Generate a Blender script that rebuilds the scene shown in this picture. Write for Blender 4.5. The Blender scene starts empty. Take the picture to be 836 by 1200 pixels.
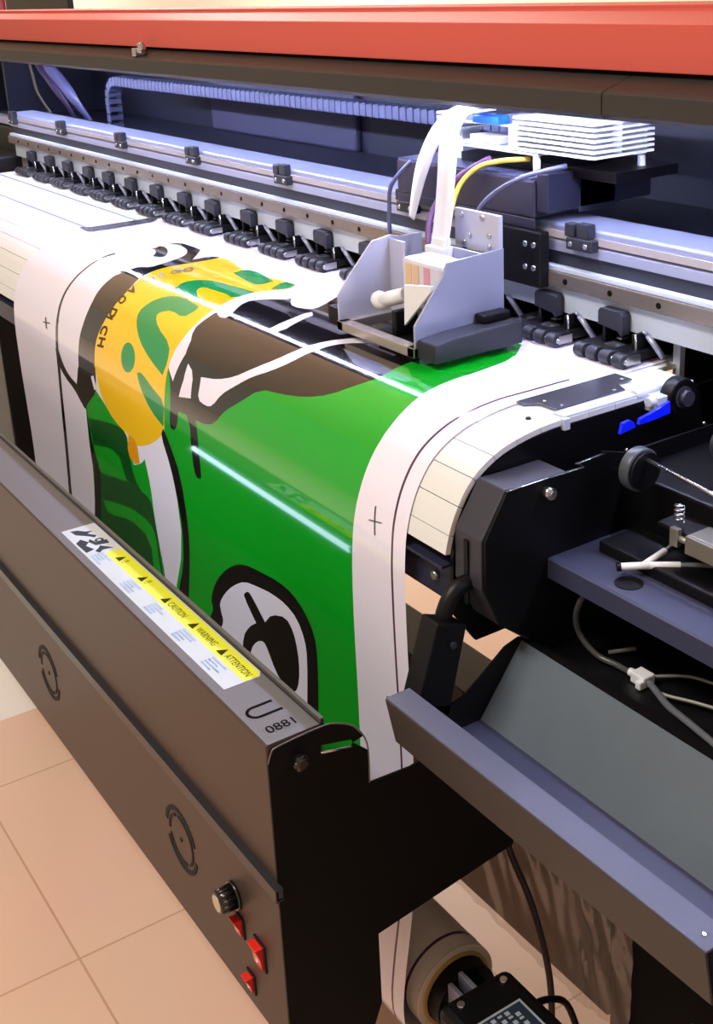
import bpy, bmesh, math, random
from bisect import bisect_right
from mathutils import Vector, Matrix
from mathutils.geometry import tessellate_polygon
random.seed(4)
SC = bpy.context.scene
COL = SC.collection
PI = math.pi

# ------------------------------------------------------------------ materials
def lin(c):
    return tuple((v/255/12.92 if v/255 <= .04045 else ((v/255+.055)/1.055)**2.4) for v in c)
MATS = {}
def mat(name, rgb, rough=.5, metal=0.0, spec=.5, coat=0.0, noise=.06, scale=40, bump=0.0, emit=None, alpha=1.0, trans=0.0, stretch=None):
    if name in MATS: return MATS[name]
    m = bpy.data.materials.new(name); m.use_nodes = True
    nt = m.node_tree; b = nt.nodes['Principled BSDF']
    c = lin(rgb)
    tc = nt.nodes.new('ShaderNodeTexCoord'); mp = nt.nodes.new('ShaderNodeMapping')
    if stretch: mp.inputs['Scale'].default_value = stretch
    nz = nt.nodes.new('ShaderNodeTexNoise'); nz.inputs['Scale'].default_value = scale; nz.inputs['Detail'].default_value = 3
    nt.links.new(tc.outputs['Object'], mp.inputs[0]); nt.links.new(mp.outputs[0], nz.inputs['Vector'])
    mx = nt.nodes.new('ShaderNodeMix'); mx.data_type = 'RGBA'
    mx.inputs[6].default_value = (*[v*(1-noise) for v in c], 1); mx.inputs[7].default_value = (*[min(1, v*(1+noise)) for v in c], 1)
    nt.links.new(nz.outputs['Fac'], mx.inputs[0]); nt.links.new(mx.outputs[2], b.inputs['Base Color'])
    b.inputs['Roughness'].default_value = rough; b.inputs['Metallic'].default_value = metal
    b.inputs['Specular IOR Level'].default_value = spec; b.inputs['Coat Weight'].default_value = coat
    b.inputs['Coat Roughness'].default_value = .04
    if trans: b.inputs['Transmission Weight'].default_value = trans
    if alpha < 1: b.inputs['Alpha'].default_value = alpha
    if bump:
        bp = nt.nodes.new('ShaderNodeBump'); bp.inputs['Strength'].default_value = bump; bp.inputs['Distance'].default_value = .002
        nt.links.new(nz.outputs['Fac'], bp.inputs['Height']); nt.links.new(bp.outputs[0], b.inputs['Normal'])
    if emit:
        b.inputs['Emission Color'].default_value = (*lin(emit[:3]), 1); b.inputs['Emission Strength'].default_value = emit[3]
    MATS[name] = m
    return m

# ------------------------------------------------------------------ mesh helpers
def BM(): return bmesh.new()
def box(bm, x0, x1, y0, y1, z0, z1, mi=0):
    v = [bm.verts.new((x, y, z)) for x in (x0, x1) for y in (y0, y1) for z in (z0, z1)]
    for q in ((0,1,3,2),(4,6,7,5),(0,4,5,1),(2,3,7,6),(0,2,6,4),(1,5,7,3)):
        f = bm.faces.new([v[i] for i in q]); f.material_index = mi
    return v
def prism(bm, poly, a, b, axis='x', mi=0, smooth=False):
    """extrude a closed 2D outline along an axis; outline is (y,z) for x, (x,z) for y, (x,y) for z"""
    def p3(p, t):
        return {'x': (t, p[0], p[1]), 'y': (p[0], t, p[1]), 'z': (p[0], p[1], t)}[axis]
    A = [bm.verts.new(p3(p, a)) for p in poly]; B = [bm.verts.new(p3(p, b)) for p in poly]
    n = len(poly)
    for i in range(n):
        f = bm.faces.new([A[i], A[(i+1) % n], B[(i+1) % n], B[i]]); f.material_index = mi; f.smooth = smooth
    for S in (A, B):
        tris = tessellate_polygon([[v.co for v in S]])
        for t in tris:
            try:
                f = bm.faces.new([S[i] for i in t]); f.material_index = mi
            except ValueError: pass
def frame_of(d):
    d = d.normalized(); u = Vector((0, 0, 1)) if abs(d.z) < .9 else Vector((1, 0, 0))
    a = d.cross(u).normalized(); return a, d.cross(a).normalized()
def cyl(bm, p0, p1, r, seg=20, r1=None, caps=True, mi=0):
    p0 = Vector(p0); p1 = Vector(p1); r1 = r if r1 is None else r1
    a, b = frame_of(p1-p0)
    A = [bm.verts.new(p0+(a*math.cos(2*PI*i/seg)+b*math.sin(2*PI*i/seg))*r) for i in range(seg)]
    B = [bm.verts.new(p1+(a*math.cos(2*PI*i/seg)+b*math.sin(2*PI*i/seg))*r1) for i in range(seg)]
    for i in range(seg):
        f = bm.faces.new([A[i], A[(i+1) % seg], B[(i+1) % seg], B[i]]); f.smooth = True; f.material_index = mi
    if caps:
        for S in (A, B): f = bm.faces.new(S); f.material_index = mi
def ring(bm, c, ax, r0, r1, t, seg=36, a0=0, a1=2*PI, mi=0):
    """flat annulus (or arc of one) of thickness t about axis ax"""
    c = Vector(c); ax = Vector(ax).normalized(); a, b = frame_of(ax); full = abs(a1-a0-2*PI) < 1e-6
    n = seg if full else seg+1; R = []
    for i in range(n):
        w = a0+(a1-a0)*i/seg; d = a*math.cos(w)+b*math.sin(w)
        R.append([bm.verts.new(c+d*r0-ax*t/2), bm.verts.new(c+d*r1-ax*t/2), bm.verts.new(c+d*r1+ax*t/2), bm.verts.new(c+d*r0+ax*t/2)])
    for i in range(seg):
        p, q = R[i], R[(i+1) % n]
        for k in range(4):
            f = bm.faces.new([p[k], p[(k+1) % 4], q[(k+1) % 4], q[k]]); f.material_index = mi
    if not full:
        bm.faces.new(R[0]); bm.faces.new(R[-1])
def smooth_path(P, n=6):
    if len(P) < 3: return [Vector(p) for p in P]
    return [Vector(p) for p in catmull([tuple(p) for p in P], n)]
def tube(bm, pts, r, seg=10, n=6, mi=0):
    P = smooth_path(pts, n); prev = None; rings = []
    a = None
    for i, p in enumerate(P):
        d = (P[min(i+1, len(P)-1)]-P[max(i-1, 0)]).normalized()
        if a is None: a, _ = frame_of(d)
        a = (a-d*a.dot(d)).normalized(); b = d.cross(a)
        rings.append([bm.verts.new(p+(a*math.cos(2*PI*k/seg)+b*math.sin(2*PI*k/seg))*r) for k in range(seg)])
    for A, B in zip(rings, rings[1:]):
        for k in range(seg):
            f = bm.faces.new([A[k], A[(k+1) % seg], B[(k+1) % seg], B[k]]); f.smooth = True; f.material_index = mi
    bm.faces.new(rings[0]); bm.faces.new(rings[-1])
def ribbon(bm, pts, wdir, w, t=.0012, n=6, mi=0):
    """flat band following a path; w may be a list of widths"""
    P = smooth_path(pts, n); wd = Vector(wdir).normalized(); rows = []
    W = w if isinstance(w, (list, tuple)) else [w]*len(pts)
    for i, p in enumerate(P):
        d = (P[min(i+1, len(P)-1)]-P[max(i-1, 0)]).normalized()
        s = (wd-d*wd.dot(d)).normalized(); nn = d.cross(s)
        k = i/(len(P)-1)*(len(W)-1); j = min(int(k), len(W)-2); ww = (W[j]+(W[j+1]-W[j])*(k-j))/2
        rows.append([bm.verts.new(p+s*a*ww+nn*b*t/2) for a, b in ((-1,-1),(1,-1),(1,1),(-1,1))])
    for A, B in zip(rows, rows[1:]):
        for k in range(4):
            f = bm.faces.new([A[k], A[(k+1) % 4], B[(k+1) % 4], B[k]]); f.smooth = True; f.material_index = mi
    bm.faces.new(rows[0]); bm.faces.new(rows[-1])
def blob(bm, c, r, sx=1, sy=1, sz=1, mi=0):
    g = bmesh.ops.create_uvsphere(bm, u_segments=16, v_segments=10, radius=r)
    for v in g['verts']: v.co = Vector((v.co.x*sx, v.co.y*sy, v.co.z*sz))+Vector(c)
    for f in {f for v in g['verts'] for f in v.link_faces}: f.smooth = True; f.material_index = mi

def obj(name, bm, mats, parent=None, bevel=0.0, loc=None):
    bmesh.ops.recalc_face_normals(bm, faces=bm.faces[:]) if name not in KEEP else None
    me = bpy.data.meshes.new(name); bm.to_mesh(me); bm.free()
    for m in (mats if isinstance(mats, (list, tuple)) else [mats]): me.materials.append(m)
    o = bpy.data.objects.new(name, me); COL.objects.link(o)
    if parent is not None: o.parent = parent; o.matrix_parent_inverse = parent_inv(parent)
    if bevel:
        bv = o.modifiers.new('bevel', 'BEVEL'); bv.width = bevel; bv.segments = 2; bv.limit_method = 'ANGLE'; bv.angle_limit = .6
        bv.harden_normals = False
    return o
KEEP = set()
def world_of(o):
    M = Matrix.Translation(o.location) @ o.rotation_euler.to_matrix().to_4x4()
    return (world_of(o.parent) @ o.matrix_parent_inverse @ M) if o.parent else M
def parent_inv(p): return world_of(p).inverted()
def thing(name, label, cat, loc=(0, 0, 0), group=None):
    o = bpy.data.objects.new(name, None); COL.objects.link(o); o.location = loc; o.empty_display_size = .05
    o['label'] = label; o['category'] = cat
    if group: o['group'] = group
    return o
def tag(o, label, cat, group=None):
    o['label'] = label; o['category'] = cat
    if group: o['group'] = group
    return o
def struct(o): o['kind'] = 'structure'; return o
def copy_part(o, parent, dx):
    """copy a part and its sub-parts, shifted along x"""
    c = o.copy(); COL.objects.link(c); c.parent = parent
    c.matrix_parent_inverse = o.matrix_parent_inverse.copy(); c.location = o.location+Vector((dx, 0, 0))
    for ch in list(o.children):
        d = ch.copy(); COL.objects.link(d); d.parent = c; d.matrix_parent_inverse = ch.matrix_parent_inverse.copy()
    return c
def glyphs(text, size=1.0, align='LEFT', spacing=1.0):
    """triangles of a string in 2D"""
    cu = bpy.data.curves.new('txt', 'FONT'); cu.body = text; cu.size = size; cu.align_x = align; cu.space_character = spacing
    cu.resolution_u = 3
    o = bpy.data.objects.new('txt', cu); COL.objects.link(o)
    dg = bpy.context.evaluated_depsgraph_get(); ev = o.evaluated_get(dg); me = ev.to_mesh()
    V = [(v.co.x, v.co.y) for v in me.vertices]; F = [tuple(p.vertices) for p in me.polygons]
    ev.to_mesh_clear(); bpy.data.objects.remove(o); bpy.data.curves.remove(cu)
    return V, F
def put_text(bm, text, fn, size=1.0, mi=0, align='LEFT', spacing=1.0):
    V, F = glyphs(text, size, align, spacing); vs = [bm.verts.new(fn(x, y)) for x, y in V]
    for f in F:
        try: q = bm.faces.new([vs[i] for i in f]); q.material_index = mi
        except ValueError: pass
def screw(bm, c, ax, r=.004, h=.002, mi=0):
    c = Vector(c); ax = Vector(ax).normalized()
    cyl(bm, c-ax*.001, c+ax*h, r, 14, r*.85, mi=mi)
def catmull(P,n=8):
    out=[]
    for i in range(len(P)-1):
        p0=P[max(i-1,0)];p1=P[i];p2=P[i+1];p3=P[min(i+2,len(P)-1)]
        for k in range(n):
            t=k/n
            out.append(tuple(.5*((2*p1[j])+(-p0[j]+p2[j])*t+(2*p0[j]-5*p1[j]+4*p2[j]-p3[j])*t*t+(-p0[j]+3*p1[j]-3*p2[j]+p3[j])*t**3) for j in range(len(p1))))
    out.append(tuple(P[-1]));return out
PROF=catmull([(1.16,0),(.95,0),(.80,0),(.763,0),(.728,-.0035),(.692,-.0125),(.660,-.031),(.638,-.060),(.6245,-.097),(.6195,-.138),(.6185,-.185),(.619,-.25),(.6205,-.33),(.6205,-.42),(.614,-.55),(.5995,-.65),(.5945,-.70),(.600,-.735),(.625,-.759),(.664,-.765)],8)
SS=[0.0]
for _a,_b in zip(PROF,PROF[1:]): SS.append(SS[-1]+((_a[0]-_b[0])**2+(_a[1]-_b[1])**2)**.5)
LED = 190; WORLD = .5; EXPO = 0.0
ART=[
('green',[(-1065.5,253.4),(-1038.8,284.9),(-1027.2,311.1),(-1021.4,342.6),(-1017.0,371.3),(-1014.2,397.3),(-1012.1,418.8),(-1009.8,436.9),(-1004.8,456.7),(-1000.0,476.7),(-996.3,496.1),(-995.1,515.2),(-995.9,533.7),(-997.0,552.4),(-998.8,572.4),(-1001.5,594.2),(-1004.9,616.8),(-1006.7,639.4),(-1008.9,664.2),(-1010.4,690.7),(-1011.7,720.3),(-1012.8,753.1),(-1014.0,789.3),(-1014.7,828.7),(-1015.6,868.8),(-1015.3,908.7),(-1014.1,938.3),(-1012.0,967.6),(-1047.2,988.9),(-1083.8,1010.9),(-1121.7,1033.5),(-1160.2,1056.3),(-1199.5,1079.2),(-1240.4,1090.6),(-1283.1,1102.4),(-1327.8,1114.8),(-1359.2,1112.7),(-1391.4,1110.5),(-1424.7,1108.3),(-1458.9,1106.0),(-1484.1,1091.1),(-1509.4,1075.8),(-1534.7,1059.8),(-1534.9,1030.9),(-1532.7,1000.9),(-1529.3,970.6),(-1520.5,934.6),(-1511.2,898.9),(-1485.6,846.7),(-1472.7,797.5),(-1473.0,750.8),(-1479.5,707.0),(-1492.5,665.8),(-1490.2,638.1),(-1490.9,611.7),(-1489.5,580.7),(-1498.6,552.4),(-1496.0,512.6),(-1462.9,486.9),(-1430.0,468.1),(-1404.3,447.3),(-1384.6,433.2),(-1366.8,418.5),(-1351.7,402.7),(-1339.1,385.6),(-1322.0,370.6),(-1304.4,355.9),(-1287.0,341.5),(-1269.7,327.2),(-1246.2,316.5),(-1223.2,306.0),(-1200.5,295.6),(-1178.2,285.5),(-1147.2,273.9),(-1117.0,262.5),(-1090.9,257.9)]),
('green',[(-1808.0,681.7),(-1749.0,657.5),(-1730.0,665.2),(-1713.2,673.3),(-1692.4,684.4),(-1670.8,691.5),(-1648.5,694.8),(-1639.1,704.4),(-1642.4,720.7),(-1638.6,732.5),(-1622.3,743.1),(-1600.4,734.0),(-1589.3,728.0),(-1577.4,719.1),(-1570.3,750.6),(-1568.3,772.4),(-1568.7,794.9),(-1567.4,817.8),(-1564.5,841.5),(-1560.6,864.8),(-1554.9,887.5),(-1551.9,908.3),(-1552.0,927.7),(-1555.4,960.4),(-1559.8,995.1),(-1562.7,1029.3),(-1631.0,1049.6),(-1702.2,1070.2),(-1740.3,1063.8),(-1779.2,1057.2),(-1804.5,1028.2),(-1827.3,997.5),(-1845.2,948.5),(-1837.4,913.9),(-1829.9,877.9),(-1821.2,839.8),(-1816.0,811.1),(-1814.7,791.6),(-1811.5,767.8),(-1806.8,740.1),(-1805.4,715.1)]),
('dark_green',[(-1801.8,718.2),(-1731.4,703.6),(-1696.4,697.5),(-1671.7,694.6),(-1653.6,695.2),(-1641.7,699.3),(-1636.6,712.4),(-1638.4,734.5),(-1634.0,754.6),(-1623.5,772.3),(-1607.1,781.6),(-1585.3,782.5),(-1573.4,789.5),(-1571.0,802.7),(-1568.2,821.0),(-1565.4,844.6),(-1562.7,873.8),(-1558.8,907.9),(-1558.4,949.1),(-1561.1,985.6),(-1562.3,1021.8),(-1676.4,1062.5),(-1749.7,1050.4),(-1771.0,1032.0),(-1791.4,1012.9),(-1811.2,993.1),(-1823.3,959.5),(-1834.2,925.4),(-1827.1,888.2),(-1817.3,850.5),(-1803.5,799.8),(-1797.8,773.7),(-1796.4,750.1)]),
('green',[(-1795.4,762.5),(-1713.1,743.9),(-1681.4,749.5),(-1665.1,784.1),(-1769.3,805.4),(-1803.7,800.3)]),
('green',[(-1637.5,696.4),(-1642.4,720.7),(-1638.6,732.5),(-1622.3,743.1),(-1600.4,734.0),(-1589.3,728.0),(-1577.4,719.1),(-1570.3,750.6),(-1568.6,765.6),(-1570.2,778.6),(-1606.0,780.5),(-1623.5,772.3),(-1634.0,754.6),(-1638.8,733.3)]),
('green',[(-1787.6,857.3),(-1694.5,834.8),(-1645.1,827.5),(-1606.0,827.0),(-1582.8,831.7),(-1574.6,841.4),(-1570.9,856.7),(-1571.4,877.6),(-1568.5,897.6),(-1559.5,926.1),(-1585.2,926.0),(-1594.9,908.6),(-1595.5,873.4),(-1613.7,854.4),(-1652.3,852.0),(-1695.4,857.4),(-1743.4,871.0),(-1772.9,872.9)]),
('black',[(-1486.2,549.1),(-1485.1,559.6),(-1475.6,570.6),(-1469.6,581.8),(-1467.4,593.3),(-1467.7,608.6),(-1470.5,627.8),(-1469.1,638.0),(-1458.8,638.8),(-1449.7,632.4),(-1445.4,624.4),(-1442.3,607.2),(-1416.3,604.6),(-1405.7,618.9),(-1404.6,650.7),(-1403.8,673.0),(-1400.9,684.5),(-1395.4,689.3),(-1383.1,686.1),(-1381.9,680.2),(-1381.4,661.3),(-1382.5,628.4),(-1386.0,610.6),(-1389.7,604.6),(-1365.0,603.0),(-1350.9,600.2),(-1339.0,595.7),(-1327.4,587.9),(-1317.1,577.2),(-1304.6,567.1),(-1289.6,557.6),(-1272.7,545.8),(-1255.0,531.9),(-1236.1,523.8),(-1214.5,521.2),(-1191.6,517.6),(-1167.8,512.8),(-1146.8,506.6),(-1129.0,498.8),(-1114.4,488.2),(-1103.6,474.3),(-1095.7,461.7),(-1090.3,450.2),(-1089.7,435.6),(-1094.3,417.4),(-1096.9,399.0),(-1097.0,380.6),(-1104.5,347.2),(-1115.1,310.6),(-1126.1,272.5),(-1168.6,259.2),(-1213.5,245.2),(-1261.0,230.3),(-1300.2,230.7),(-1341.0,231.1),(-1371.3,248.0),(-1402.2,265.2),(-1419.9,282.1),(-1437.7,299.2),(-1445.7,331.8),(-1457.2,356.0),(-1472.4,372.3),(-1480.7,387.3),(-1484.5,399.6),(-1477.9,415.2),(-1462.8,432.8),(-1464.0,444.2),(-1479.2,450.5),(-1486.5,457.5),(-1485.8,464.9),(-1484.5,474.5),(-1483.0,486.0),(-1477.3,496.7),(-1467.6,506.6),(-1465.8,517.2),(-1471.8,528.6),(-1478.9,539.3)]),
('white',[(-1481.6,451.0),(-1478.7,467.4),(-1477.9,477.9),(-1477.1,488.3),(-1471.0,499.0),(-1460.5,509.8),(-1454.2,528.8),(-1465.1,571.1),(-1483.3,559.2),(-1491.6,551.4),(-1495.9,543.7),(-1496.0,531.9),(-1494.2,516.1),(-1493.9,500.7),(-1495.2,485.2),(-1496.0,472.2),(-1494.2,462.2),(-1496.8,450.9),(-1503.7,438.3),(-1509.5,425.5),(-1515.2,412.2),(-1518.7,396.9),(-1521.1,378.9),(-1520.5,363.5),(-1515.8,351.3),(-1513.0,335.8),(-1512.3,316.9),(-1501.3,301.7),(-1480.1,290.5),(-1462.7,286.6),(-1442.3,291.7),(-1442.8,333.9),(-1451.2,356.4),(-1467.5,374.0),(-1476.0,389.2),(-1479.2,400.5),(-1473.9,414.6),(-1462.0,430.6),(-1454.0,442.1),(-1448.3,449.9),(-1449.4,454.8),(-1457.0,456.9),(-1465.9,456.3)]),
('white',[(-1437.0,538.7),(-1435.6,561.9),(-1441.3,586.5),(-1406.1,579.7),(-1411.6,554.7),(-1420.4,544.7)]),
('white',[(-1391.9,546.8),(-1360.6,541.5),(-1341.1,536.5),(-1323.2,530.0),(-1307.7,522.2),(-1295.0,513.1),(-1281.7,502.5),(-1268.9,489.9),(-1259.3,476.1),(-1253.2,460.5),(-1249.0,444.5),(-1244.6,428.8),(-1236.9,412.2),(-1226.0,394.5),(-1215.2,379.8),(-1194.8,364.9),(-1176.5,377.3),(-1196.5,392.1),(-1208.2,402.6),(-1217.5,414.2),(-1223.6,427.8),(-1227.4,443.1),(-1229.9,457.7),(-1232.3,471.3),(-1237.9,483.3),(-1246.1,494.2),(-1257.4,504.0),(-1271.5,512.8),(-1285.1,522.2),(-1298.1,532.2),(-1310.7,541.4),(-1322.3,549.6),(-1332.2,558.7),(-1340.6,568.9),(-1349.1,575.1),(-1357.0,577.2),(-1367.4,577.7),(-1380.3,576.5),(-1386.9,570.7),(-1387.8,560.5),(-1389.4,553.3)]),
('white',[(-1348.0,446.6),(-1358.0,398.4),(-1367.3,375.0),(-1366.5,364.4),(-1350.7,372.6),(-1327.4,427.8),(-1330.9,443.7)]),
('white',[(-1431.2,360.4),(-1444.0,352.2),(-1454.4,342.7),(-1459.8,331.2),(-1460.1,317.5),(-1467.5,295.2),(-1489.8,247.3),(-1421.2,283.5),(-1391.1,327.7),(-1380.9,346.2),(-1380.0,354.9),(-1386.7,362.1),(-1401.0,367.8),(-1415.8,367.3)]),
('yellow',[(-1744.5,623.8),(-1746.8,614.4),(-1746.1,607.4),(-1744.9,596.8),(-1745.0,583.3),(-1743.1,571.0),(-1738.4,559.8),(-1732.5,546.2),(-1727.5,530.3),(-1723.3,513.1),(-1723.6,494.0),(-1730.8,475.0),(-1742.4,456.1),(-1753.0,437.6),(-1758.0,421.1),(-1761.6,401.5),(-1765.5,378.1),(-1767.7,356.3),(-1765.9,337.4),(-1764.8,321.0),(-1764.2,307.4),(-1754.6,299.9),(-1736.0,298.6),(-1713.7,301.7),(-1687.9,309.1),(-1659.8,313.4),(-1629.6,314.6),(-1599.1,312.7),(-1568.2,307.8),(-1543.3,304.8),(-1514.7,302.8),(-1504.5,314.2),(-1503.1,325.4),(-1507.0,340.3),(-1511.3,353.8),(-1516.1,365.9),(-1515.4,382.0),(-1511.6,400.6),(-1505.3,418.8),(-1496.9,436.3),(-1492.9,448.2),(-1491.7,455.0),(-1489.2,463.8),(-1486.4,474.1),(-1483.2,487.5),(-1481.9,503.3),(-1483.0,517.4),(-1484.9,530.5),(-1486.4,541.7),(-1486.3,551.0),(-1486.5,559.7),(-1486.6,567.6),(-1485.6,579.5),(-1485.3,595.8),(-1486.8,613.7),(-1488.7,632.9),(-1493.3,646.9),(-1499.3,655.0),(-1510.0,664.0),(-1525.4,673.8),(-1540.9,682.4),(-1556.3,689.7),(-1572.6,696.3),(-1589.7,702.2),(-1603.7,704.4),(-1614.4,702.9),(-1624.2,700.7),(-1633.1,697.8),(-1646.9,695.0),(-1666.0,692.2),(-1684.5,686.7),(-1702.6,678.5),(-1716.6,670.0),(-1726.3,661.4),(-1732.7,653.3),(-1735.8,645.7),(-1739.6,635.8)]),
('orange',[(-1631.3,697.3),(-1641.1,722.1),(-1638.8,733.3),(-1627.5,738.8),(-1616.4,739.4),(-1600.2,733.2),(-1600.8,710.7),(-1603.6,701.3),(-1608.9,697.5),(-1616.4,696.0)]),
('leaf',[(-1650.6,336.2),(-1656.1,317.6),(-1650.4,309.8),(-1635.4,306.6),(-1609.7,308.0),(-1556.6,316.6),(-1551.9,339.8),(-1558.9,347.1),(-1576.2,346.4),(-1601.0,343.7)]),
('leaf',[(-1517.9,342.7),(-1538.6,314.8),(-1538.0,304.9),(-1515.6,303.8),(-1508.1,312.5),(-1505.8,321.0),(-1506.2,332.2),(-1509.2,339.0)]),
('leaf',[(-1596.5,565.6),(-1594.5,570.0),(-1593.8,574.8),(-1594.6,579.5),(-1596.9,584.0),(-1600.5,588.0),(-1605.2,591.3),(-1610.5,593.7),(-1616.2,595.1),(-1621.8,595.3),(-1627.2,594.3),(-1631.9,592.2),(-1636.0,589.1),(-1639.2,585.3),(-1641.7,580.8),(-1643.2,576.1),(-1643.8,571.1),(-1643.3,566.4),(-1641.8,562.0),(-1639.4,558.3),(-1635.9,555.3),(-1631.7,553.3),(-1626.5,552.2),(-1621.0,552.2),(-1615.1,553.2),(-1609.5,555.1),(-1604.1,558.0),(-1599.8,561.5)]),
('leaf',[(-1581.8,587.3),(-1571.1,583.8),(-1556.3,586.2),(-1534.4,593.2),(-1514.3,599.0),(-1495.6,603.4),(-1487.6,614.9),(-1493.4,643.7),(-1524.2,634.3),(-1542.9,625.1),(-1559.7,612.9),(-1571.4,601.9)]),
('leaf',[(-1618.8,528.3),(-1631.3,519.1),(-1639.8,510.6),(-1643.0,500.7),(-1641.6,489.1),(-1637.5,477.8),(-1629.8,466.9),(-1618.4,458.4),(-1602.0,452.6),(-1578.1,450.9),(-1531.7,454.2),(-1523.1,460.8),(-1521.3,468.7),(-1524.7,479.7),(-1537.4,483.9),(-1558.4,481.7),(-1574.2,483.3),(-1585.0,488.7),(-1590.4,493.6),(-1590.2,498.0),(-1583.6,503.4),(-1571.2,509.7),(-1549.6,516.5),(-1519.4,523.7),(-1501.3,532.9),(-1495.5,544.2),(-1494.1,555.1),(-1498.6,570.8),(-1535.0,562.1),(-1559.0,555.1),(-1582.7,547.1),(-1602.6,538.2)]),
('leaf',[(-1636.3,443.4),(-1650.9,425.4),(-1654.0,413.5),(-1649.4,402.0),(-1639.6,392.4),(-1624.7,384.8),(-1603.6,379.4),(-1576.0,376.6),(-1550.8,373.9),(-1516.6,370.2),(-1511.1,400.2),(-1517.8,408.0),(-1531.4,405.8),(-1547.6,405.4),(-1566.5,406.8),(-1582.0,408.1),(-1593.9,409.1),(-1600.9,411.6),(-1603.0,415.6),(-1600.2,420.6),(-1592.6,426.5),(-1581.4,431.7),(-1566.5,436.4),(-1550.4,441.1),(-1524.9,447.8),(-1558.0,449.9),(-1585.6,448.9)]),
('black',[(-1808.7,452.6),(-1813.5,466.2),(-1809.1,486.9),(-1804.5,505.4),(-1800.4,522.5),(-1800.6,537.2),(-1802.0,549.7),(-1804.6,563.6),(-1809.0,579.1),(-1812.4,596.2),(-1815.6,615.2),(-1817.7,632.7),(-1818.2,648.7),(-1816.6,661.7),(-1810.0,676.4),(-1749.0,657.5),(-1750.6,644.2),(-1749.6,632.4),(-1747.2,617.9),(-1744.9,602.6),(-1744.2,586.8),(-1742.3,572.9),(-1738.0,560.4),(-1732.5,546.2),(-1727.5,530.3),(-1723.3,513.1),(-1723.6,494.0),(-1730.9,476.2),(-1748.6,451.3),(-1769.5,447.5),(-1787.1,448.3)]),
('black',[(-1820.2,635.5),(-1743.6,617.1),(-1744.6,638.1),(-1747.7,649.8),(-1752.1,658.7),(-1762.3,668.5),(-1778.4,679.2),(-1792.9,689.6),(-1812.2,704.8),(-1819.4,701.3),(-1826.7,694.7),(-1836.4,684.0),(-1835.7,667.7)]),
('white',[(-1765.1,637.6),(-1753.3,633.3),(-1744.3,653.5),(-1756.4,658.0)]),
('black',[(-1819.7,454.7),(-1812.7,446.2),(-1809.5,438.8),(-1807.8,429.6),(-1801.3,422.6),(-1789.6,418.0),(-1784.7,409.3),(-1787.6,396.0),(-1795.4,378.5),(-1805.6,357.8),(-1816.3,342.0),(-1827.7,331.1),(-1841.5,322.1),(-1857.7,315.2),(-1876.3,310.3),(-1897.4,307.5),(-1912.8,308.3),(-1927.0,315.1),(-1922.0,302.8),(-1912.2,298.1),(-1896.2,296.8),(-1876.6,296.5),(-1842.3,297.6),(-1817.8,314.3),(-1802.3,325.8),(-1780.4,343.3),(-1782.5,319.2),(-1778.4,308.4),(-1763.9,300.5),(-1760.2,316.4),(-1759.8,331.2),(-1761.6,350.2),(-1762.3,370.2),(-1761.5,391.5),(-1761.6,407.5),(-1759.6,419.6),(-1757.1,431.6),(-1753.7,443.7),(-1768.9,450.8)]),
('black',[(-1919.4,355.3),(-1912.0,351.5),(-1912.5,347.3),(-1918.5,341.4),(-1919.9,336.8),(-1916.5,333.6),(-1906.9,333.6),(-1891.2,336.8),(-1874.1,343.1),(-1855.8,352.3),(-1843.7,360.5),(-1837.6,368.0),(-1839.6,373.6),(-1855.0,379.3),(-1868.6,368.6),(-1879.7,362.5),(-1893.0,357.3),(-1904.6,354.8)]),
('black',[(-1930.7,415.0),(-1931.4,432.6),(-1927.2,448.0),(-1921.1,466.1),(-1916.8,484.3),(-1914.6,503.0),(-1915.8,520.0),(-1917.9,536.3),(-1918.4,553.8),(-1918.0,572.9),(-1918.3,592.3),(-1919.5,612.4),(-1921.0,630.1),(-1921.5,645.2),(-1923.4,664.5),(-1926.3,687.9),(-1930.0,713.9),(-1934.6,742.3),(-1939.9,773.4),(-1945.1,806.8),(-1951.5,845.0),(-1958.1,887.9),(-1958.8,925.1),(-1954.4,973.1),(-1940.6,967.4),(-1944.8,919.7),(-1943.9,882.7),(-1937.0,839.9),(-1930.8,802.0),(-1925.5,768.7),(-1921.0,738.1),(-1917.8,710.3),(-1914.2,684.5),(-1910.4,660.9),(-1908.6,641.8),(-1909.3,627.2),(-1908.8,610.0),(-1908.6,590.4),(-1909.3,571.6),(-1910.7,553.1),(-1911.2,536.1),(-1909.8,520.2),(-1909.1,503.5),(-1911.7,485.1),(-1916.2,467.1),(-1922.1,449.3),(-1926.3,434.1),(-1925.0,417.0)]),
('black',[(-1923.0,628.0),(-1918.5,646.5),(-1910.6,657.4),(-1897.0,666.4),(-1880.5,673.4),(-1861.2,678.4),(-1844.9,685.1),(-1825.0,697.6),(-1797.7,685.2),(-1821.0,673.8),(-1839.2,668.0),(-1860.0,663.9),(-1876.7,657.7),(-1889.4,649.3),(-1899.1,639.8),(-1910.3,624.1)]),
('black',[(-1822.4,679.6),(-1809.9,692.8),(-1806.9,705.9),(-1809.4,723.7),(-1811.8,746.0),(-1814.5,773.2),(-1814.3,793.0),(-1811.0,804.9),(-1816.1,833.5),(-1829.3,879.2),(-1841.4,922.9),(-1860.7,986.5),(-1835.3,976.7),(-1816.2,913.7),(-1803.0,870.8),(-1788.4,826.5),(-1786.0,794.9),(-1795.5,775.3),(-1801.1,755.2),(-1803.1,734.9),(-1804.2,714.4),(-1804.6,693.9),(-1809.3,682.7)]),
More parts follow.
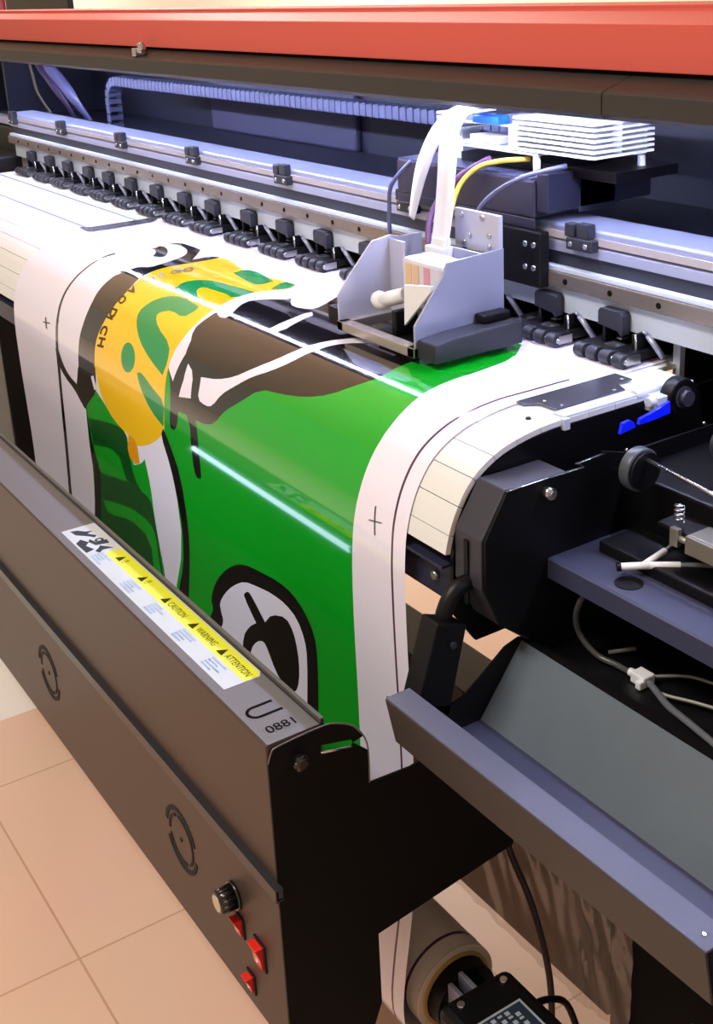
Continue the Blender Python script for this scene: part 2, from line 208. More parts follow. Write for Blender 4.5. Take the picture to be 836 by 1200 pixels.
('black',[(-1502.5,656.6),(-1499.8,669.6),(-1488.5,688.8),(-1479.6,710.3),(-1473.0,734.2),(-1468.7,758.2),(-1466.6,782.1),(-1468.5,808.6),(-1474.2,838.0),(-1484.4,866.2),(-1498.4,892.9),(-1512.1,933.1),(-1525.3,987.4),(-1521.7,1013.9),(-1494.7,1012.0),(-1489.0,981.5),(-1482.4,951.0),(-1475.3,920.6),(-1464.0,874.4),(-1455.4,842.1),(-1449.4,813.7),(-1446.2,789.1),(-1445.8,758.2),(-1448.9,721.5),(-1456.8,694.2),(-1469.3,675.7),(-1480.1,661.5),(-1493.9,646.4)]),
('black',[(-1404.6,910.7),(-1395.2,895.8),(-1390.1,888.2),(-1389.0,881.3),(-1391.8,875.2),(-1389.2,864.8),(-1380.9,849.9),(-1369.3,834.8),(-1354.6,819.6),(-1337.9,805.3),(-1319.1,791.9),(-1301.2,781.5),(-1284.2,774.0),(-1264.4,768.4),(-1242.1,764.8),(-1218.7,761.5),(-1194.3,758.5),(-1174.6,757.6),(-1159.3,758.7),(-1144.6,762.5),(-1130.6,769.1),(-1119.0,777.8),(-1109.8,788.6),(-1104.4,801.7),(-1102.5,817.1),(-1103.9,846.1),(-1107.6,889.0),(-1110.2,919.9),(-1114.7,949.6),(-1155.9,967.7),(-1199.0,986.6),(-1236.7,994.2),(-1275.9,1002.0),(-1325.3,1004.6),(-1377.1,1007.2),(-1430.3,993.6),(-1427.1,960.9),(-1418.3,933.2)]),
('white',[(-1137.9,963.6),(-1135.9,925.8),(-1133.7,894.4),(-1129.6,856.3),(-1127.6,830.9),(-1128.9,818.5),(-1133.4,807.1),(-1140.9,796.5),(-1150.9,789.0),(-1163.6,784.6),(-1178.9,782.5),(-1197.1,782.6),(-1215.8,784.4),(-1235.3,787.8),(-1254.1,791.5),(-1272.1,795.4),(-1290.0,802.6),(-1307.6,813.1),(-1323.0,823.8),(-1336.3,834.6),(-1348.8,846.4),(-1360.2,859.2),(-1365.3,869.0),(-1363.9,875.7),(-1361.8,882.0),(-1358.8,887.9),(-1360.6,895.7),(-1367.0,905.2),(-1373.9,919.0),(-1381.3,937.2),(-1381.6,958.3),(-1374.6,982.1),(-1333.6,995.4),(-1297.5,996.8),(-1262.6,998.3),(-1205.3,990.3)]),
('black',[(-1280.6,828.4),(-1286.7,819.7),(-1283.6,815.9),(-1279.4,812.5),(-1274.2,809.7),(-1269.5,809.2),(-1265.2,811.1),(-1255.2,817.9),(-1231.8,835.5),(-1216.8,820.3),(-1202.0,811.9),(-1182.7,805.0),(-1169.0,805.1),(-1160.7,812.0),(-1154.8,821.5),(-1151.4,833.7),(-1149.7,847.0),(-1149.7,861.4),(-1151.4,875.3),(-1154.8,888.6),(-1159.9,898.4),(-1166.8,905.0),(-1175.6,908.9),(-1186.5,910.1),(-1197.6,907.0),(-1209.1,899.7),(-1218.8,891.0),(-1226.5,881.0),(-1232.9,873.7),(-1237.9,869.2),(-1245.3,869.2),(-1255.1,873.8),(-1264.9,881.2),(-1274.5,891.5),(-1280.4,902.0),(-1283.9,918.1),(-1300.5,921.2),(-1304.5,913.4),(-1301.3,895.7),(-1294.5,880.9),(-1284.3,869.2),(-1273.9,859.6),(-1258.0,848.6)]),
('ink',[(-967.4,580.6),(-964.4,611.7),(-962.4,611.0),(-965.5,580.0)]),
('ink',[(-975.8,599.2),(-952.6,594.7),(-952.2,593.4),(-975.4,597.9)]),
('ink',[(-1971.3,584.7),(-1965.9,602.8),(-1960.3,601.5),(-1966.1,583.5)]),
('ink',[(-1980.7,594.9),(-1947.1,590.9),(-1946.1,588.9),(-1979.4,592.8)])]
LETTERS=[('D', [-1.7188, 0.5206, 0.0027, 0.0143, 0.0195, -0.0004]), ('I', [-1.7208, 0.5356, -0.0012, 0.0144, 0.0196, -0.0005]), ('C', [-1.7232, 0.5514, -0.0042, 0.0148, 0.0199, -0.0009]), ('H', [-1.7244, 0.57, -0.0037, 0.0164, 0.0206, -0.0024]), ('O', [-1.7195, 0.4957, 0.0022, 0.0121, 0.0192, 0.0022]), ('A', [-1.7217, 0.475, 0.0033, 0.0127, 0.0207, 0.0038]), ('I', [-1.729, 0.4363, -0.0021, 0.0104, 0.0191, 0.0068]), ('V', [-1.7276, 0.4206, -0.0024, 0.0118, 0.0203, 0.0078]), ('O', [-1.7227, 0.3978, -0.0022, 0.0106, 0.0199, 0.0084]), ('H', [-1.7214, 0.3859, 0.0001, 0.0116, 0.0214, 0.0091]), ('C', [-1.7214, 0.3733, 0.0006, 0.0119, 0.0224, 0.0097])]
# ------------------------------------------------------------------ palette
white_media = mat('white_media', (240, 236, 252), .12, coat=.5, noise=.01)
M_ART = {
 'white': white_media,
 'green': mat('green_ink', (10, 166, 34), .08, coat=.6, noise=.02),
 'dark_green': mat('dark_green_ink', (4, 84, 28), .08, coat=.6, noise=.02),
 'leaf': mat('leaf_green_ink', (20, 150, 78), .08, coat=.6, noise=.02),
 'yellow': mat('yellow_ink', (255, 203, 20), .08, coat=.6, noise=.03, scale=8),
 'orange': mat('orange_ink', (238, 160, 10), .08, coat=.6, noise=.02),
 'black': mat('black_ink', (14, 11, 12), .06, spec=.7, coat=.8, noise=.02),
 'ink': mat('grey_mark_ink', (52, 44, 40), .3, noise=.02),
 'brown': mat('purple_line_ink', (84, 48, 78), .2, noise=.02)}
m_black = mat('black_powder_coat', (12, 12, 15), .42, bump=.05, scale=600)
m_deep = mat('deep_black_plastic', (4, 4, 7), .45, spec=.3)
m_dryer = mat('dark_grey_sheet_steel', (74, 61, 53), .44, metal=.35, bump=.04, scale=700)  # brown tint stands in for the floor mirrored in dark grey steel
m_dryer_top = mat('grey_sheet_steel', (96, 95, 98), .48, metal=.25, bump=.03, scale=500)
m_endblack = mat('matt_black_steel', (9, 8, 8), .7, spec=.2)
m_platen = mat('white_platen_coat', (226, 228, 226), .34, noise=.02)
m_alu = mat('brushed_aluminium', (168, 174, 200), .3, metal=.35, stretch=(1, 60, 60), scale=20, noise=.12)
m_alu2 = mat('pale_aluminium', (206, 218, 236), .3, metal=.15, noise=.03)
m_rail = mat('steel_guide_rail', (136, 126, 118), .26, metal=.6, stretch=(1, 40, 40), scale=25, noise=.2)
m_slot = mat('dark_slot', (48, 52, 66), .5)
m_rubber = mat('grey_rubber', (36, 37, 46), .5)
m_steel = mat('bright_steel', (205, 207, 214), .2, metal=.95)
m_int = mat('dark_blue_panel', (34, 37, 54), .5, noise=.1, scale=3)
m_cover = mat('dark_cover_plastic', (48, 44, 40), .5, bump=.03, scale=500)
m_red = mat('red_painted_panel', (204, 92, 80), .5, spec=.15, noise=.03, scale=4)
m_beige = mat('beige_plate', (206, 186, 150), .5)
m_tray = mat('blue_black_powder_coat', (58, 62, 86), .46, bump=.05, scale=500, noise=.08)
m_tray_in = mat('grey_green_powder_coat', (88, 100, 110), .6, noise=.16, scale=14)
m_cap = mat('slate_plastic', (50, 50, 60), .45)
m_blue = mat('glowing_blue_plastic', (10, 30, 240), .35, emit=(0, 20, 255, .25))  # own glow added in place of LED light on the plastic
m_clear = mat('clear_tube', (142, 146, 156), .12, trans=.55, noise=.01)
m_wplastic = mat('white_plastic', (236, 238, 242), .35)
m_knob = mat('chrome_black', (22, 22, 22), .2, spec=.8)
m_redsw = mat('red_switch_plastic', (225, 38, 26), .25, coat=.5)
m_sticker = mat('white_sticker', (184, 194, 204), .4)
m_yel = mat('yellow_sticker', (208, 214, 14), .4)
m_paleblue = mat('pale_blue_print', (90, 150, 204), .8, spec=.05)
m_olive = mat('olive_print', (52, 52, 6), .8, spec=.05)
m_greyprint = mat('grey_print', (60, 64, 74), .8, spec=.05)
m_txt = mat('black_print', (12, 13, 14), .8, spec=.05)
m_ribbon = mat('white_flat_cable', (238, 240, 252), .35)
m_board = mat('blue_white_board', (206, 214, 240), .35)
m_chain = mat('translucent_grey_plastic', (88, 94, 124), .35)
m_cream = mat('cream_wall_paint', (236, 230, 212), .7, noise=.02, scale=4)

# ------------------------------------------------------------------ room
FZ = -.95
def tile_floor():
    m = bpy.data.materials.new('polished_floor_tile'); m.use_nodes = True; nt = m.node_tree; b = nt.nodes['Principled BSDF']
    tc = nt.nodes.new('ShaderNodeTexCoord'); mp = nt.nodes.new('ShaderNodeMapping')
    mp.inputs['Location'].default_value = TILE_OFF
    br = nt.nodes.new('ShaderNodeTexBrick'); br.offset = 0; br.inputs['Scale'].default_value = 1
    br.inputs['Brick Width'].default_value = .485; br.inputs['Row Height'].default_value = .485
    br.inputs['Mortar Size'].default_value = .0022; br.inputs['Mortar Smooth'].default_value = .3
    br.inputs['Color1'].default_value = (*lin((234, 198, 175)), 1); br.inputs['Color2'].default_value = (*lin((231, 195, 172)), 1)
    br.inputs['Mortar'].default_value = (*lin((204, 162, 138)), 1)
    nz = nt.nodes.new('ShaderNodeTexNoise'); nz.inputs['Scale'].default_value = 5; nz.inputs['Detail'].default_value = 4
    mx = nt.nodes.new('ShaderNodeMix'); mx.data_type = 'RGBA'; mx.blend_type = 'MULTIPLY'; mx.inputs[0].default_value = .12
    nt.links.new(tc.outputs['Object'], mp.inputs[0]); nt.links.new(mp.outputs[0], br.inputs['Vector']); nt.links.new(tc.outputs['Object'], nz.inputs['Vector'])
    nt.links.new(br.outputs['Color'], mx.inputs[6]); nt.links.new(nz.outputs['Color'], mx.inputs[7]); nt.links.new(mx.outputs[2], b.inputs['Base Color'])
    b.inputs['Roughness'].default_value = .3
    return m
TILE_OFF = (.02, .098, 0)
bm = BM(); box(bm, -2.17, 3.0, -3.0, 1.0, FZ-.06, FZ); box(bm, -14.0, 3.0, 1.0, 4.2, FZ-.06, FZ); struct(obj('floor', bm, tile_floor()))
bm = BM(); box(bm, -14.0, -2.17, -3.0, 1.0, FZ-.06, FZ); struct(obj('floor', bm, mat('white_floor', (244, 238, 230), .25, noise=.02, scale=3)))  # plain white floor area without joints, left of the tiled part
bm = BM(); box(bm, -14.0, 3.0, 4.2, 4.3, FZ, 2.2); struct(obj('wall_back', bm, m_cream))
bm = BM(); box(bm, -14.1, -14.0, -3.0, 4.2, FZ, 2.2); struct(obj('wall_left', bm, m_cream))
bm = BM(); box(bm, -14.0, 3.0, -3.0, 4.3, 2.2, 2.26); struct(obj('ceiling', bm, mat('ceiling_paint', (236, 226, 212), .8, noise=.02)))

# ------------------------------------------------------------------ printer body
XL, XR = -3.12, -.42
printer = thing('wide_format_printer', 'large black and red wide format printer with white platen, running across the whole picture', 'printer', (-1.7, 1.0, FZ))

# platen: a row of coated slabs bent over the front edge, with thin gaps between them
def surf(s, off=0.0):
    """point and normal of the sheet's profile at arc length s (y, z)"""
    for i in range(len(SS)-1):
        if s <= SS[i+1] or i == len(SS)-2:
            k = (s-SS[i])/(SS[i+1]-SS[i]); y = PROF[i][0]+(PROF[i+1][0]-PROF[i][0])*k; z = PROF[i][1]+(PROF[i+1][1]-PROF[i][1])*k
            break
    def tan(j):
        a = PROF[max(j-1, 0)]; b = PROF[min(j+1, len(PROF)-1)]; return Vector((b[0]-a[0], b[1]-a[1])).normalized()
    t = (tan(i)*(1-k)+tan(i+1)*k).normalized(); n = Vector((t.y, -t.x))   # outward
    n = Vector((t.y, -t.x)); 
    if n.y < 0 and s < .4: n = -n
    return y+n.x*off, z+n.y*off, n
_y, _z, _n = surf(.3)
NS = 1 if _n.y > 0 else -1
def sp(s, off): 
    y, z, n = surf(s); n = n if s < .4 else n
    return y, z, n
def pt(x, s, off=0.0):
    y, z, n = surf(s); return (x, y+n.x*off, z+n.y*off), n
cuts = [0.0, .20, .315, .352, .384, .416, .447, .478, .509, .540, .570, .590]
# flat rear stretch counts as one slab, with two shallow seams further forward
slab = thing_part = None
platen = None
def platen_slab(bm, x0, x1, s0, s1, top=-.0012, th=.006):
    n = max(1, int((s1-s0)/.008)) if s1 > .38 else 1
    T0 = [];B0 = []
    for k in range(n+1):
        s = s0+(s1-s0)*k/n
        T0.append((pt(x0, s, top)[0], pt(x1, s, top)[0])); B0.append((pt(x0, s, top-th)[0], pt(x1, s, top-th)[0]))
    V = [[bm.verts.new(p) for p in (a[0], a[1], b[1], b[0])] for a, b in zip(T0, B0)]
    for A, B in zip(V, V[1:]):
        for k in range(4):
            f = bm.faces.new([A[k], A[(k+1) % 4], B[(k+1) % 4], B[k]])
    bm.faces.new(V[0]); bm.faces.new(V[-1])
bm = BM()
XP = -.847
for a, b in zip(cuts, cuts[1:]):
    platen_slab(bm, XL+.06, XP if b > .21 else -.90, a+.0004, b-.0004)
platen = obj('platen', bm, m_platen, printer)
bm = BM()     # dark carrier showing in the seams
platen_slab(bm, XL+.062, XP-.002, .2, .384, -.0085, .02); platen_slab(bm, XL+.062, XP-.002, .384, .585, -.0085, .02)
obj('platen_carrier', bm, m_slot, platen)
# pinch roller shadow groove and media guard
bm = BM(); prism(bm, [(-.912, .770), (-.868, .770), (-.868, .786), (-.842, .776), (-.842, .790), (-.872, .800), (-.864, .878), (-.872, .885), (-.872, .905), (-.912, .905)][:0] or [(-.912, .768), (-.9, .768), (-.892, .782), (-.868, .783), (-.866, .878), (-.884, .885), (-.886, .908), (-.912, .908)], .0004, .0022, 'z')
mg = obj('media_edge_guard', bm, mat('grey_guard_steel', (120, 122, 134), .25, metal=.8), printer, bevel=.0003)
bm = BM()
for x, y in ((-.872, .795), (-.872, .868), (-.893, .79), (-.893, .90)): screw(bm, (x, y, .0022), (0, 0, 1), .0022, .001)
obj('screw', bm, m_steel, mg)
bm = BM(); screw(bm, (-.872, .750, -.0008), (0, 0, 1), .003, .0006)
obj('screw', bm, m_deep, platen)
bm = BM(); prism(bm, [(-2.192, .782), (-2.150, .782), (-2.140, .80), (-2.140, .905), (-2.156, .925), (-2.176, .925), (-2.176, .80)], .0002, .0020, 'z')
obj('media_edge_guard', bm, MATS['grey_guard_steel'], printer, bevel=.0003)
for y0 in (.7925, .892):
    bm = BM(); box(bm, XL+.07, -2.180, y0, y0+.005, -.0012, -.0006); obj('platen_seam', bm, mat('blue_grey_seam', (112, 118, 158), .4), platen)
# edge plate right of the guard with two notches and a bracket
bm = BM(); box(bm, -.8655, -.848, .776, .884, -.002, .0012); box(bm, -.864, -.83, .890, .915, -.010, -.001); box(bm, -.851, -.843, .772, .780, -.012, 0)
obj('edge_plate', bm, m_alu2, printer, bevel=.0006)
# side of the platen box
bm = BM()
poly = [(1.0, -.008), (.80, -.009), (.763, -.0095), (.73, -.0125), (.70, -.019), (.672, -.033), (.652, -.055), (.640, -.08), (.634, -.11), (.632, -.17), (.66, -.21), (1.0, -.21)]
prism(bm, poly, -.852, -.8475)
obj('platen_side_plate', bm, m_deep, printer)
bm = BM(); prism(bm, [(.622, -.117), (.640, -.117), (.640, -.160), (.634, -.160), (.634, -.120), (.622, -.120)], XL+.06, -.85)
st = obj('lower_skirt', bm, mat('blue_black_sheet', (44, 48, 74), .35, metal=.3), printer)
bm = BM(); screw(bm, (-.875, .633, -.139), (0, -1, 0), .005, .004); obj('screw', bm, m_steel, st)
bm = BM(); box(bm, XL+.06, -.86, .66, .90, -.185, -.12); obj('platen_box', bm, m_deep, printer)

# faceted end cap
bm = BM()
prism(bm, [(.690, -.034), (.664, -.033), (.635, -.077), (.634, -.128), (.655, -.172), (.690, -.200), (.74, -.20), (.74, -.034)], -.845, -.805)
cap = obj('end_cap', bm, m_cap, printer, bevel=.0012)
bm = BM(); box(bm, -.829, -.823, .6325, .6345, -.150, -.083); obj('groove', bm, m_deep, cap)
bm = BM()
prism(bm, [(.664, -.034), (.709, -.033), (.759, -.034), (.750, -.0285), (.787, -.027), (.784, -.024), (.818, -.034), (1.15, -.034), (1.15, -.23), (.70, -.23), (.693, -.198), (.655, -.172), (.637, -.128), (.637, -.078)], -.8045, -.8015)
pb = obj('end_plate', bm, m_deep, printer)
bm = BM(); tube(bm, [(-.8005, .666, -.0325), (-.8005, .709, -.0325), (-.8005, .759, -.0335), (-.8005, .751, -.028), (-.8005, .787, -.0265)], .0006, 6, 2); obj('bright_edge', bm, m_steel, pb)
bm = BM(); cyl(bm, (-.802, .711, -.046), (-.792, .711, -.046), .0058, 20); cyl(bm, (-.792, .711, -.046), (-.790, .711, -.046), .0035, 16)
obj('bolt', bm, m_steel, pb)

# beam with linear rail
XB0, XB1 = -3.13, -.02
bm = BM(); box(bm, XB0, XB1, .972, 1.10, .034, .102); box(bm, XB0, XB1, .972, 1.032, .102, .1295); beam = obj('beam', bm, m_slot, printer)
bm = BM(); box(bm, XB0+.02, XB1, .9665, .972, .030, .062); obj('lower_strip', bm, m_alu2, beam, bevel=.0006)
bm = BM(); box(bm, XB0, XB1, .957, .972, .0625, .0805); rail = obj('guide_rail', bm, m_rail, beam, bevel=.001)
bm = BM(); x = -.898; ring(bm, (x, .9568, .0715), (0, 1, 0), .0015, .0036, .0008, 14); cyl(bm, (x, .9575, .0715), (x, .9563, .0715), .0019, 10)
rs = obj('rail_screw', bm, m_txt, rail)
for i in range(1, 30): copy_part(rs, rail, -i*.0742)
bm = BM(); box(bm, XB0, XB1, .962, .972, .0805, .0865); obj('rail_ledge', bm, m_alu2, beam, bevel=.001)
bm = BM(); prism(bm, [(.972, .103), (.9665, .104), (.9665, .1155), (.972, .118)], XB0, XB1); obj('upper_channel', bm, m_alu, beam)
bm = BM(); prism(bm, [(.972, .1185), (.969, .1185), (.969, .1345), (.972, .137), (1.030, .137), (1.034, .134), (1.034, .129), (.972, .129)], XB0, XB1)
obj('beam_top', bm, mat('blue_grey_aluminium', (148, 156, 186), .3, metal=.3), beam, bevel=.0012)
bm = BM(); box(bm, XB0, XB1, .9665, .9692, .1195, .128); obj('scale_strip', bm, mat('grey_scale_strip', (160, 152, 150), .4), beam)

def cable_clamp(x0):
    bm = BM(); box(bm, x0-.018, x0+.024, .955, .969, .112, .1265); box(bm, x0-.023, x0-.007, .957, .969, .1265, .142); box(bm, x0-.003, x0+.017, .957, .969, .1265, .144)
    o = obj('cable_clamp', bm, m_rubber, printer, bevel=.0015)
    bm = BM()
    for dx in (-.010, .015): screw(bm, (x0+dx, .955, .119), (0, -1, 0), .0035, .0015)
    obj('screw', bm, m_steel, o); return o
c0 = cable_clamp(-1.026)
for x in (-1.372, -1.721, -2.053, -2.391, -2.74, -3.085): copy_part(c0, printer, x+1.026)

# pinch roller assemblies
def pinch(x0):
    bm = BM()
    box(bm, x0-.040, x0+.036, .934, .985, .006, .016)            # roller housing
    prism(bm, [(.985, .016), (.985, .05), (.978, .05), (.955, .016)], x0-.022, x0-.018)
    prism(bm, [(.985, .016), (.985, .05), (.978, .05), (.955, .016)], x0+.020, x0+.024)
    box(bm, x0-.022, x0-.018, .95, 1.06, -.0, .034); box(bm, x0+.024, x0+.028, .95, 1.06, .0, .034)
    box(bm, x0-.018, x0+.024, 1.0, 1.05, .004, .012)
    a = obj('pinch_roller_assembly', bm, m_deep, printer, bevel=.001)
    bm = BM()
    pts = [(x0-.034+dx, z) for dx, z in ((.002, .034), (.002, .050), (.005, .054), (.038, .054), (.041, .050), (.041, .027), (.038, .027), (.034, .031), (.006, .034))]
    prism(bm, pts, .952, .9655, 'y'); obj('hook', bm, m_rubber, a, bevel=.001)
    bm = BM()
    for k in range(4):
        xx = x0-.032+k*.0205
        cyl(bm, (xx-.0075, .929, .0085), (xx+.0075, .929, .0085), .0085, 18)
    obj('rubber_rollers', bm, m_rubber, a, bevel=.001)
    bm = BM(); cyl(bm, (x0-.043, .929, .0085), (x0+.040, .929, .0085), .003, 10)
    box(bm, x0-.042, x0-.0395, .929, .95, .004, .014); box(bm, x0+.036, x0+.0385, .929, .95, .004, .014)
    box(bm, x0-.008, x0+.012, .94, .955, .0165, .0185); box(bm, x0-.004, x0+.004, .955, .975, .022, .0235)
    obj('axle', bm, m_steel, a)
    bm = BM(); tube(bm, [(x0+.034, .965, .032), (x0+.052, .972, .008)], .0035, 8); cyl(bm, (x0+.0305, .962, .036), (x0+.034, .965, .032), .0018, 8)
    obj('spring', bm, m_alu, a)
    bm = BM(); tube(bm, [(x0+.028, .952, .034), (x0+.029, .952, .006), (x0+.018, .952, .003)], .0014, 6, 2); obj('lever', bm, m_steel, a)
    return a
PX = [-.954, -1.064, -1.195, -1.327, -1.457, -1.587, -1.707, -1.831, -1.969, -2.086, -2.213, -2.340, -2.462, -2.577, -2.706, -2.826, -2.955]
a0 = pinch(PX[0])
for x in PX[1:]: copy_part(a0, printer, x-PX[0])
# rear feed guide seen under the beam
bm = BM(); prism(bm, [(1.08, -.004), (1.12, .03), (1.125, .085), (1.13, .085), (1.13, -.006)], -3.05, -.906); obj('rear_feed_guide', bm, m_beige, printer)
# end plate at the right of the feed slot, pale front edge
bm = BM(); box(bm, -.902, -.896, .998, 1.14, -.05, .034); e = obj('slot_end_plate', bm, m_black, printer)
bm = BM(); box(bm, -.9045, -.8945, .990, .998, -.03, .034); obj('bright_edge', bm, m_alu2, e)
bm = BM(); box(bm, -.894, -.50, 1.06, 1.15, -.2, .034); obj('right_inner_panel', bm, m_deep, printer)
# left end bracket
bm = BM(); box(bm, -3.135, -3.03, .985, 1.0, -.03, .062); obj('left_beam_bracket', bm, mat('grey_bracket', (150, 150, 160), .4), printer, bevel=.002)
bm = BM(); box(bm, -3.9, -3.13, .80, 1.3, -.2, .028); box(bm, -3.9, -3.13, 1.0, 1.3, .02, .09); obj('left_end_housing', bm, m_black, printer, bevel=.004)
bm = BM(); box(bm, -3.9, XB0, 1.0, 1.02, .095, .115); obj('left_rail_stub', bm, m_alu, printer)

# interior
bm = BM(); box(bm, -3.9, .0, 1.30, 1.31, -.1, .345); obj('interior_back_panel', bm, m_int, printer)
bm = BM(); box(bm, -2.62, -2.0, 1.285, 1.30, .10, .34); obj('interior_cover_plate', bm, mat('grey_blue_plate', (66, 66, 92), .5), printer, bevel=.006)
bm = BM(); box(bm, -3.9, .0, 1.10, 1.30, .085, .10); obj('interior_floor', bm, m_int, printer)
bm = BM(); box(bm, -3.40, -3.385, 1.05, 1.30, .10, .36); dv = obj('interior_divider', bm, m_int, printer); copy_part(dv, printer, -.22)
bm = BM(); box(bm, -.02, .0, .93, 1.31, -.2, .36); obj('right_end_panel', bm, m_int, printer)

# cover lid in two lengths
LID = [(.915, .2735), (.900, .2735), (.893, .279), (.893, .301), (.899, .304), (.960, .3225), (1.31, .352), (1.31, .340), (.965, .307), (.925, .294), (.915, .284)]
bm = BM(); prism(bm, LID, -3.9, -.9255); lid = obj('cover_lid', bm, m_cover, printer, bevel=.001)
bm = BM(); prism(bm, LID, -.9245, .0); obj('cover_lid', bm, m_cover, printer, bevel=.001)
bm = BM(); prism(bm, [(.928, .3195), (.930, .366), (.938, .3678), (.990, .3765), (.990, .3818), (1.0, .3815), (1.006, .3795), (1.30, .372), (1.30, .36), (.99, .36), (.945, .345), (.94, .3195)], -3.9, .0)
obj('red_fascia', bm, m_red, printer, bevel=.0012)
bm = BM(); prism(bm, [(.9275, .330), (.9275, .3635), (.9285, .3635), (.9285, .330)], -1.842, -1.841); prism(bm, [(.9275, .330), (.9275, .3635), (.9285, .3635), (.9285, .330)], -1.822, -1.821)
bm.free()
bm = BM(); cyl(bm, (-2.108, .912, .308), (-2.108, .905, .330), .007, 16); cyl(bm, (-2.125, .903, .315), (-2.092, .903, .315), .005, 12); box(bm, -2.128, -2.112, .896, .908, .306, .320)
obj('lid_latch', bm, m_steel, printer, bevel=.001)
# led strip under the lid
bm = BM(); box(bm, -3.2, -.06, .9165, .9265, .281, .284); hs = obj('led_strip', bm, m_alu2, printer)
bm = BM(); cyl(bm, (-3.18, .921, .2785), (-.08, .921, .2785), .0034, 10)
obj('led_tube', bm, mat('cool_white_led', (255, 255, 255), emit=(206, 212, 255, LED)), hs)

# wires at the left of the interior
for i, (xa, xb, zb, w, c) in enumerate(((-3.33, -3.28, .165, .012, (120, 114, 96)), (-3.27, -3.10, .165, .022, (52, 42, 70)), (-3.20, -3.0, .160, .030, (80, 80, 116)))):
    bm = BM(); ribbon(bm, [(xa, 1.10, .30), (xa+.01, 1.10, .25), ((xa+xb)/2, 1.10, .21), (xb, 1.10, zb), (xb+.03, 1.12, .11)], (1, .2, 0), w, .002)
    obj('flat_cable', bm, mat('flat_cable_%s' % 'abc'[i], c, .4), printer)

# ------------------------------------------------------------------ right end of the printer
bm = BM(); box(bm, -.8012, -.02, .716, 1.06, -.122, -.1165)
sh = obj('service_shelf', bm, m_tray, printer, bevel=.0006)
bm = BM(); prism(bm, [(.716, -.1165), (.7135, -.118), (.7135, -.138), (.716, -.138)], -.8012, -.02); obj('shelf_flange', bm, m_tray, sh)
bm = BM(); ring(bm, (-.716, .737, -.1163), (0, 0, 1), 0.0001, .0135, .0006, 30); obj('cable_hole', bm, m_deep, sh)
bm = BM(); box(bm, -.8012, -.02, .70, 1.06, -.226, -.2205); pan = obj('lower_pan', bm, m_black, printer)
bm = BM(); prism(bm, [(-.772, .752), (-.776, .780), (-.712, .782), (-.700, .744)], -.2204, -.2199, 'z'); obj('pan_opening', bm, m_deep, pan)
bm = BM(); tube(bm, [(-.760, .757, -.218), (-.742, .777, -.212)], .0022, 8); obj('cross_rod', bm, mat('dull_rod', (110, 108, 104), .4), pan)
# capping station
cs = obj('capping_station', (lambda b: (box(b, -.805, -.44, .815, .95, -.116, -.052), b)[1])(BM()), m_deep, printer, bevel=.003)
bm = BM(); box(bm, -.70, -.44, .830, .95, -.0515, -.049); obj('top_plate', bm, mat('violet_black_plate', (46, 42, 66), .35), cs)
bm = BM(); cyl(bm, (-.765, .790, -.030), (-.753, .790, -.030), .0215, 32); obj('cap_wheel', bm, mat('grey_rim', (70, 78, 84), .35), cs, bevel=.0015)
bm = BM(); cyl(bm, (-.7528, .790, -.030), (-.749, .790, -.030), .019, 30); obj('wheel_face', bm, m_deep, cs)
bm = BM(); cyl(bm, (-.75, .790, -.0175), (-.60, .790, -.0325), .0021, 12); obj('rod', bm, m_steel, cs)
bm = BM()
P = [(-.7065+math.cos(t*2*PI*4)*.0045, .79+math.sin(t*2*PI*4)*.0045, -.066+t*.018) for t in [i/48 for i in range(49)]]
tube(bm, P, .0009, 6, 1); obj('spring', bm, m_steel, cs)
bm = BM(); box(bm, -.707, -.697, .778, .784, -.086, -.068); box(bm, -.688, -.648, .778, .783, -.088, -.070); box(bm, -.688, -.648, .783, .81, -.072, -.070); cyl(bm, (-.697, .781, -.077), (-.688, .781, -.077), .003, 12)
obj('clip', bm, mat('dull_nickel', (150, 148, 136), .35, metal=.7), cs, bevel=.0008)
bm = BM(); box(bm, -.78, -.46, .76, .815, -.1165, -.104); obj('rubber_base', bm, m_deep, cs, bevel=.002)
bm = BM(); box(bm, -.728, -.60, .785, .815, -.075, -.072); obj('thin_bracket', bm, m_black, cs)
# blue plastic lever, roller wheel and white joint at the platen corner
bm = BM(); prism(bm, [(.803, -.010), (.806, .001), (.816, .002), (.822, -.002), (.824, -.007)], -.801, -.797); prism(bm, [(.828, -.006), (.830, .000), (.85, .003), (.862, .007), (.871, .009), (.872, -.004), (.845, -.006)], -.801, -.797)
obj('blue_lever', bm, m_blue, printer, bevel=.0008)
bm = BM(); cyl(bm, (-.842, .922, -.006), (-.826, .922, -.006), .020, 32); w = obj('feed_wheel', bm, m_deep, printer, bevel=.002)
bm = BM(); ring(bm, (-.8255, .922, -.006), (1, 0, 0), .009, .012, .002, 30); cyl(bm, (-.826, .922, -.006), (-.818, .922, -.006), .0085, 20); obj('wheel_hub', bm, m_cap, w)
bm = BM(); cyl(bm, (-.852, .876, -.001), (-.852, .915, -.001), .006, 16); cyl(bm, (-.838, .882, -.006), (-.838, .905, -.006), .0055, 14); box(bm, -.85, -.834, .888, .905, -.018, -.005)
obj('white_joint', bm, m_board, printer, bevel=.001)
bm = BM(); screw(bm, (-.70, .98, -.04), (0, -1, 0), .004); cyl(bm, (-.74, .88, -.02), (-.725, .88, -.02), .016, 24); cyl(bm, (-.725, .88, -.02), (-.722, .88, -.02), .009, 18); cyl(bm, (-.66, .86, .0), (-.64, .86, .0), .017, 24)
obj('belt_pulley', bm, m_cap, printer, bevel=.001)
bm = BM()
for x, y, z in ((-.80, .845, -.045), (-.80, .925, -.028), (-.80, .815, -.03), (-.80, .99, -.025)): screw(bm, (x, y, z), (1, 0, 0), .002)
obj('bolt', bm, m_steel, pb)

